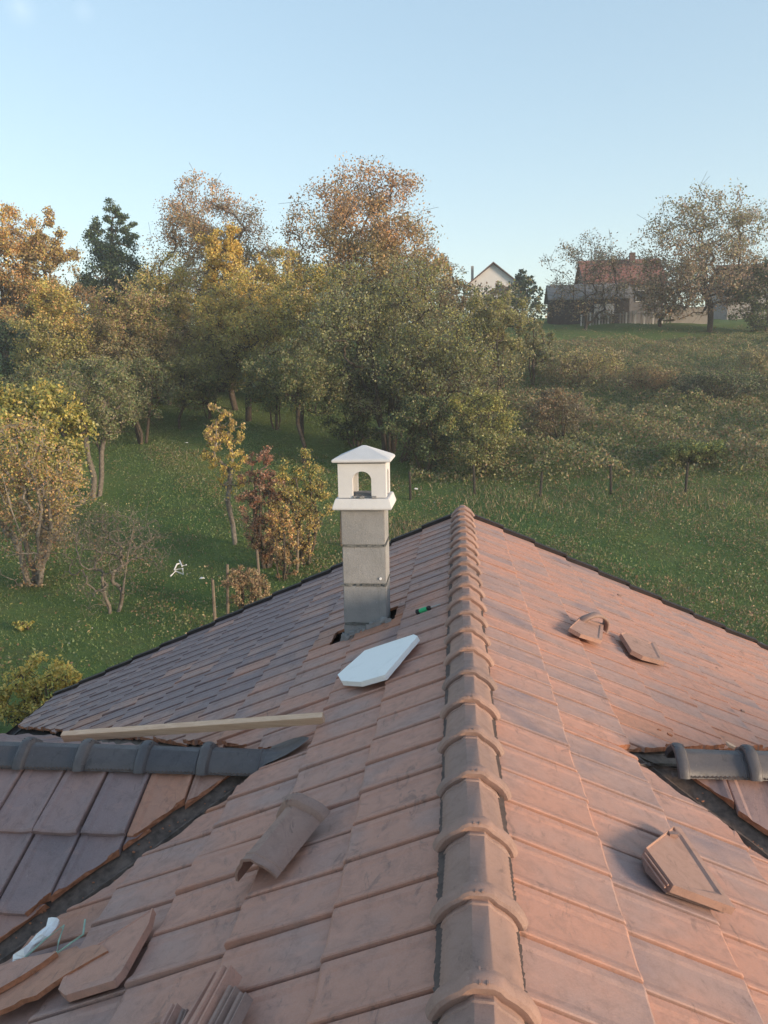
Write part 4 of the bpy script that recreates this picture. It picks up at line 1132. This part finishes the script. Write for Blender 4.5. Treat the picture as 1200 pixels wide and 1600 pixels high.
tree('wood_shrub', 'grey olive thicket at the left edge behind the yellow green shrub', 'shrub', 70, 44, 560, 680, 68, [OL, GO, GR], [GR, GO], 10000, .10, 120, seed=71, trunks=4)
tree('wood_shrub', 'olive thicket between the bare dark trunk and the shaded orchard tree', 'shrub', 430, 52, 540, 645, 52, [OL, YG, GO], [GR, OL], 9000, .115, 120, seed=72, trunks=3)
tree('wood_shrub', 'pale olive thicket behind the pale crooked orchard trunk', 'shrub', 178, 50, 530, 650, 60, [GO, TAN, OL], [GO, GR, BR], 10000, .11, 130, seed=73, trunks=3)
tree('hazel_tree', 'brown hazel between the ochre tree and the yellow tree', 'tree', 150, 60, 445, 620, 62, [BR, OR, GO], [GO, OL], 14000, .13, 150, seed=68)
tree('hazel_tree', 'olive gold hazel at the right flank of the yellow tree', 'tree', 450, 60, 385, 600, 60, [YE, YG, TAN], [YG, OL, GO], 20000, .13, 170, seed=69)
# middle ground left
tree('orchard_tree', 'grey green orchard tree with pale crooked trunk, left', 'tree', 150, 38, 560, 695, 72, [OL, GO, GR], [GR, GO], 15000, .085, 220, seed=30, base_px=140, trunk_r=.15, trunks=2, bark='bark_grey')
tree('orchard_tree', 'small orchard tree with forked dark trunk behind the pale crooked one', 'tree', 222, 47, 545, 655, 60, [GO, OL, GR], [GR, GO], 11000, .095, 170, seed=31, base_px=220, trunk_r=.13, trunks=3)
tree('orchard_tree', 'thin olive orchard tree left of the bare dark trunk', 'tree', 290, 52, 555, 625, 50, [OL, YG, GO], [GR, OL], 9000, .10, 140, seed=32, base_px=278, trunk_r=.10)
tree('orchard_tree', 'shaded green orchard tree behind the red brown bush', 'tree', 470, 44, 530, 650, 70, [GR, OL, GO], [DG, GR, OL], 15000, .09, 180, seed=33, base_px=472, trunk_r=.12)
tree('leafy_shrub', 'yellow green big leaved shrub at the left picture edge', 'shrub', 48, 31, 600, 760, 90, [YE, YG, YG, OL], [OL, GR, YG], 17000, .115, 150, seed=34, trunks=4, mixh=.5)
tree('leafy_shrub', 'tan brown bramble thicket below the yellow green shrub, left edge', 'shrub', 28, 26.5, 650, 905, 108, [YG, OR, TAN, YE], [TAN, GO, BR, BR], 12000, .075, 340, seed=35, trunks=6, bark='bark_pale', twig=1.3)
tree('bare_tree', 'small leafless grey tree on the grass at left', 'tree', 155, 24.2, 780, 960, 88, [GO], [GO, BR], 1500, .045, 340, seed=36, bark='bark_grey', trunk_r=.07, trunks=3, base_px=151, twig=.45)
tree('yellow_sapling', 'small leaning tree with drooping yellow leaves', 'tree', 350, 31, 635, 770, 34, [TAN, BR, YE], [YE, YG, YE], 3800, .085, 90, seed=37, base_px=357, trunk_r=.11, bark='bark_pale', droop=1.2, mixh=.6)
tree('red_shrub', 'upright red brown shrub left of the chimney', 'shrub', 404, 28.5, 696, 885, 38, [RB, PB, RB], [BR, RB, TAN], 9500, .06, 170, seed=38, trunks=6, mixh=.4)
tree('yellow_shrub', 'yellow and green shrub between the red shrub and the chimney', 'shrub', 470, 29, 700, 880, 48, [YG, GR, YE], [YE, GO, TAN, BR], 10500, .065, 170, seed=39, trunks=6, mixh=.6)
tree('yellow_shrub', 'ochre grassy shrub at the foot of the red shrub', 'shrub', 432, 27.2, 790, 905, 26, [YE, TAN, OR], [TAN, BR], 4000, .06, 80, seed=40, trunks=5)
tree('yellow_shrub', 'tan dry shrub by the wooden post next to the roof edge', 'shrub', 372, 24.2, 885, 985, 36, [TAN, BR], [BR, TAN, GO], 5000, .05, 100, seed=41, trunks=6)
tree('yellow_shrub', 'bright yellow green shrub beyond the left eave corner', 'shrub', 22, 15.4, 1045, 1195, 80, [YE, YE, YG], [YG, OL, YE], 11000, .06, 130, seed=42, trunks=6)
tree('yellow_shrub', 'small yellow sprig at the left picture edge above the eave', 'shrub', 2, 22.5, 985, 1050, 18, [YE, YG], [YG], 900, .06, 40, seed=43, trunks=3)
tree('leafy_shrub', 'yellow green sapling behind the fence right of the chimney', 'shrub', 752, 41, 610, 735, 52, [YG, OL, YG], [OL, GO, GR], 11000, .085, 150, seed=44, trunks=3)
tree('leafy_shrub', 'dark leafy undergrowth right behind the chimney cap', 'shrub', 665, 42, 620, 745, 62, [GR, DG, OL], [DG, GR], 12000, .09, 140, seed=45, trunks=4)
# scrub on the right hillside that can be told apart
SC = 'shrubs scattered over the right hillside'
tree('hill_shrub', 'tan olive shrub high on the hillside below the shed', 'shrub', 905, 66, 545, 650, 62, [TAN, GO, YG], [BR, GO, OL], 11000, .11, 150, seed=50, trunks=5, group=SC)
tree('hill_shrub', 'dark green bramble mass on the right hillside', 'shrub', 1125, 58, 580, 690, 72, [DG, GR, GO], [DG, GY_], 13000, .10, 150, seed=51, trunks=5, group=SC)
tree('hill_shrub', 'fresh green shrub just behind the rightmost fence posts', 'shrub', 1085, 42, 690, 750, 48, [GR, YG, GR], [GR, OL], 7000, .085, 100, seed=52, trunks=4, group=SC)
tree('hill_shrub', 'brown twiggy shrub left of the dark bramble mass', 'shrub', 1010, 62, 570, 640, 55, [BR, GO, OL], [GO, BR], 8000, .10, 120, seed=53, trunks=5, group=SC)
tree('hill_shrub', 'grey brown shrub behind the second fence post from the chimney', 'shrub', 870, 48, 610, 700, 50, [GO, GY_, BR], [GO, GY_], 8000, .09, 120, seed=54, trunks=5, group=SC)
tree('hill_shrub', 'grey olive shrub at the right picture edge on the slope', 'shrub', 1195, 66, 540, 610, 40, [GO, TAN, OL], [GO], 6000, .11, 90, seed=55, trunks=4, group=SC)

# the wood goes on up the hill behind the trees one can tell apart
r = np.random.default_rng(55)
nb = 80; fx = r.uniform(-62, 9, nb); fy = r.uniform(82, 118, nb); fh = r.uniform(5, 9.5, nb) * np.where(fx > -6, .72, 1.0); fw_ = r.uniform(2.0, 3.6, nb)
k = r.integers(0, nb, 60000); u = r.normal(size=(60000, 3)); u /= np.linalg.norm(u, axis=1)[:, None]
bump_ = 1 + .25 * np.sin(u[:, 0] * 7 + k) * np.cos(u[:, 2] * 6 + k * 2)
C = np.stack([fx[k], fy[k], gz(fx[k], fy[k]) + fh[k] * .5], 1) + u * (r.uniform(.55, 1, (60000, 1)) ** .5) * bump_[:, None] * np.stack([fw_[k], fw_[k], fh[k] * .5], 1)
pal = np.array([DG, GR, GO, BR, OL, DG, BR, YG]); col = pal[(k + (r.uniform(size=60000) < .25) * r.integers(0, 8, 60000)) % 8] * r.uniform(.6, 1.2, (60000, 1))
Vl, Fl = leaf_quads(C, .36, r)
o = mesh_obj('far_wood', np_mesh('far_wood', Vl, Fl, np.repeat(col, 4, 0)), M['leaf']); tag(o, 'dim mixed wood closing the hilltop behind the left trees', 'wood', kind='stuff')

# ------------------------------------------------------------------ scrub and grass (nobody could count them)
def scatter(n, D0, D1, px0, px1, r, powr=1.0):
    D = D0 + (D1 - D0) * r.uniform(0, 1, n) ** powr; px = r.uniform(px0, px1, n)
    # pixel column -> x at that distance
    xl = np.array([at(px0, 1000)[0], at(px1, 1000)[0]]) / 1000
    x = CAM[0] + (xl[0] + (xl[1] - xl[0]) * (px - px0) / (px1 - px0)) * D
    return x, D
def patch(x, y, s, ph):
    return np.sin(x * s + ph) * np.cos(y * s * .8 + 2 * ph) + .6 * np.sin(x * s * 2.3 + y * s * 1.7 + ph * 3) + .4 * np.cos(x * s * 4.1 - y * s * 3.3)
r = np.random.default_rng(99)
x, y = scatter(200000, 39.5, 93, 640, 1330, r, .9)
keep = (patch(x, y, .35, .7) + r.normal(size=len(x)) * .5 > -1.5) & ((y < 86) | (r.uniform(size=len(x)) < .06))
x, y = x[keep], y[keep]
hgt = np.clip(.75 + .5 * patch(x, y, .55, 1.9), .15, 1.7) * np.interp(y, [40, 76, 87], [1.1, 1.1, .4])
z = gz(x, y) + r.uniform(0, 1, len(x)) ** .7 * hgt
Vl, Fl = leaf_quads(np.stack([x, y, z], 1), .155, r, .2)
pal = np.array([GO, BR, OL, GR, GO, OL, GR, DG])
pi = np.clip((patch(x, y, .22, 4.0) * 1.3 + 2.9 + r.normal(size=len(x)) * 1.9), 0, 7.9).astype(int)
col = pal[pi] * r.uniform(.75, 1.15, (len(x), 1))
o = mesh_obj('scrub', np_mesh('scrub', Vl, Fl, np.clip(np.repeat(col, 4, 0), 0, 1)), M['leaf']); tag(o, 'tangled brown and green scrub covering the right hillside', 'scrub', kind='stuff')

def blades(n, D0, D1, px0, px1, r, h0, h1, w, colf, powr=1.0, keepf=None):
    x, y = scatter(n, D0, D1, px0, px1, r, powr)
    if keepf is not None: k = keepf(x, y); x, y = x[k], y[k]
    n = len(x); z = gz(x, y) - .02; a = r.uniform(0, 6.283, n); h = r.uniform(h0, h1, n); ww = w * r.uniform(.6, 1.4, n) * (y / 30)
    dx, dy = np.cos(a) * ww, np.sin(a) * ww; lx, ly = r.normal(size=n) * h * .35, r.normal(size=n) * h * .35
    V = np.empty((n, 3, 3)); V[:, 0] = np.stack([x - dx, y - dy, z], 1); V[:, 1] = np.stack([x + dx, y + dy, z], 1); V[:, 2] = np.stack([x + lx, y + ly, z + h], 1)
    col = colf(x, y)
    return V.reshape(-1, 3), np.arange(3 * n, dtype=np.int32).reshape(n, 3), np.repeat(col, 3, 0)
def grass_col(x, y):
    f = 1 / (1 + np.exp(-2.2 * patch(x, y, .33, .3) + 1.2 + r.normal(size=len(x)) * 1.0))
    a = np.array([.135, .22, .065]); b_ = np.array([.28, .25, .11]); c = np.array([.20, .265, .08])
    m = np.where(r.uniform(size=(len(x), 1)) < .5, a, c)
    right = np.clip((x - 1) / 8, 0, 1)[:, None] * np.clip((40 - y) / 8, 0, 1)[:, None]
    col = m + (b_ - m) * f[:, None] * (.55 + .35 * right)
    return col * r.uniform(.55, 1.25, (len(x), 1))
Vg, Fg, Cg = blades(215000, 17, 64, -120, 1330, r, .03, .10, .030, grass_col, .75)
o = mesh_obj('grass', np_mesh('grass', Vg, Fg, Cg), M['leaf']); tag(o, 'rough green meadow grass around the house', 'grass', kind='stuff')
def dry_col(x, y):
    p = np.array([TAN, BR, GO, (.30, .26, .14)]); return p[r.integers(0, 4, len(x))] * r.uniform(.6, 1.2, (len(x), 1))
def dry_keep(x, y):
    near_fence = np.exp(-((y - 36.5) / 2.5) ** 2) * (x > 0)
    strip = np.exp(-((y - 24 - np.abs(x) * .0) / 3.0) ** 2) * (x > 4) * .8
    belt = np.exp(-((x + 2.6 - (y - 26) * .15) / 1.6) ** 2) * (y < 34) * 1.0
    return r.uniform(size=len(x)) < np.clip(near_fence * .22 + strip * .10 + belt * .7 + .01 + .10 * (patch(x, y, .6, 5) > 1.1), 0, 1)
Vg, Fg, Cg = blades(150000, 18, 46, 250, 1330, r, .08, .30, .018, dry_col, .8, dry_keep)
o = mesh_obj('dry_grass', np_mesh('dry_grass', Vg, Fg, Cg), M['leaf']); tag(o, 'tall dry tan grass along the fences', 'grass', kind='stuff')
# low broadleaf weeds in patches
x, y = scatter(120000, 18, 46, -140, 1340, r, .8)
pw = patch(x, y, .75, 2.2) + r.normal(size=len(x)) * .35 + np.where(x > 1.5, .75, 0)
k_ = pw > .35; x, y, pw = x[k_], y[k_], pw[k_]
z = gz(x, y) + r.uniform(.02, 1, len(x)) ** 1.3 * np.clip(.10 + .16 * pw, .05, .5)
Vl, Fl = leaf_quads(np.stack([x, y, z], 1), .085, r)
pal = np.array([GR, OL, (.13, .19, .06), BR, GO, GR, TAN, (.10, .16, .06)]); pi = np.clip(patch(x, y, .3, 7.0) * 1.6 + 2.6 + r.normal(size=len(x)) * 1.5, 0, 7.9).astype(int)
o = mesh_obj('weeds', np_mesh('weeds', Vl, Fl, np.repeat(pal[pi] * r.uniform(.7, 1.15, (len(x), 1)), 4, 0)), M['leaf']); tag(o, 'low leafy weeds in patches over the meadow', 'weeds', kind='stuff')
# fallen leaves and pale flower heads
x, y = scatter(1500, 20, 58, -100, 1330, r, .8); z = gz(x, y) + r.uniform(.10, .28, len(x))
Vl, Fl = leaf_quads(np.stack([x, y, z], 1), .085, r)
pp_ = np.array([(.62, .60, .54), YE, TAN, YG, (.45, .46, .36)]); col = pp_[r.integers(0, 5, len(x))] * r.uniform(.35, .8, (len(x), 1))
o = mesh_obj('flower_heads', np_mesh('flower_heads', Vl, Fl, np.repeat(col, 4, 0)), M['leaf']); tag(o, 'pale flower heads and fallen leaves dotted over the meadow', 'flowers', kind='stuff')
# scraps of white sheeting on the grass
def on_ground(px, py):
    d = ray(px, py); lo, hi = 10.0, 120.0
    for _ in range(60):
        m = (lo + hi) / 2; p = CAM + d * (m / d[1])
        if p[2] > gz(p[0], p[1]): lo = m
        else: hi = m
    p = CAM + d * (lo / d[1]); return Vector((p[0], p[1], float(gz(p[0], p[1]))))
b = bmesh.new(); tube(b, [on_ground(x, y) + Vector((0, 0, .22 + .05 * (i % 2))) for i, (x, y) in enumerate(((267, 909), (275, 903), (287, 906), (286, 899), (273, 899), (277, 892), (283, 889), (281, 886), (285, 893), (292, 893)))], .030, 5)
o = bm_obj('plastic_ribbon', b, M['white']); tag(o, 'twisted white plastic ribbon lying on the grass at left', 'litter')
for (x_, y_, lb) in ((317, 912, 'white scrap on the grass right of the twisted ribbon'), (292, 697, 'small white scrap far up the grass under the orchard trees'), (650, 770, 'white scrap in the dry grass just right of the chimney cap')):
    p = on_ground(x_, y_) + Vector((0, 0, .2)); b = bmesh.new()
    prism(b, [p + Vector((math.cos(t_) * random.uniform(.06, .12), math.sin(t_) * random.uniform(.05, .1), random.uniform(-.02, .03))) for t_ in np.linspace(0, 5.4, 7)], (0, 0, 1), .02)
    o = bm_obj('plastic_scrap', b, M['white']); tag(o, lb, 'litter')

# ------------------------------------------------------------------ evening haze over the valley
b = bmesh.new(); box(b, (0, 60, 7.0), (230, 200, 29.0))
hz = bm_obj('haze', b, []); tag(hz, kind='stuff')
hm = bpy.data.materials.new('haze'); hm.use_nodes = True; hn = hm.node_tree; hn.nodes.clear()
pv = hn.nodes.new('ShaderNodeVolumePrincipled'); pv.inputs['Density'].default_value = 0.0010; pv.inputs['Color'].default_value = (.93, .95, .98, 1); pv.inputs['Anisotropy'].default_value = 0.2
ho = hn.nodes.new('ShaderNodeOutputMaterial'); hn.links.new(pv.outputs[0], ho.inputs['Volume'])
hz.data.materials.append(hm)
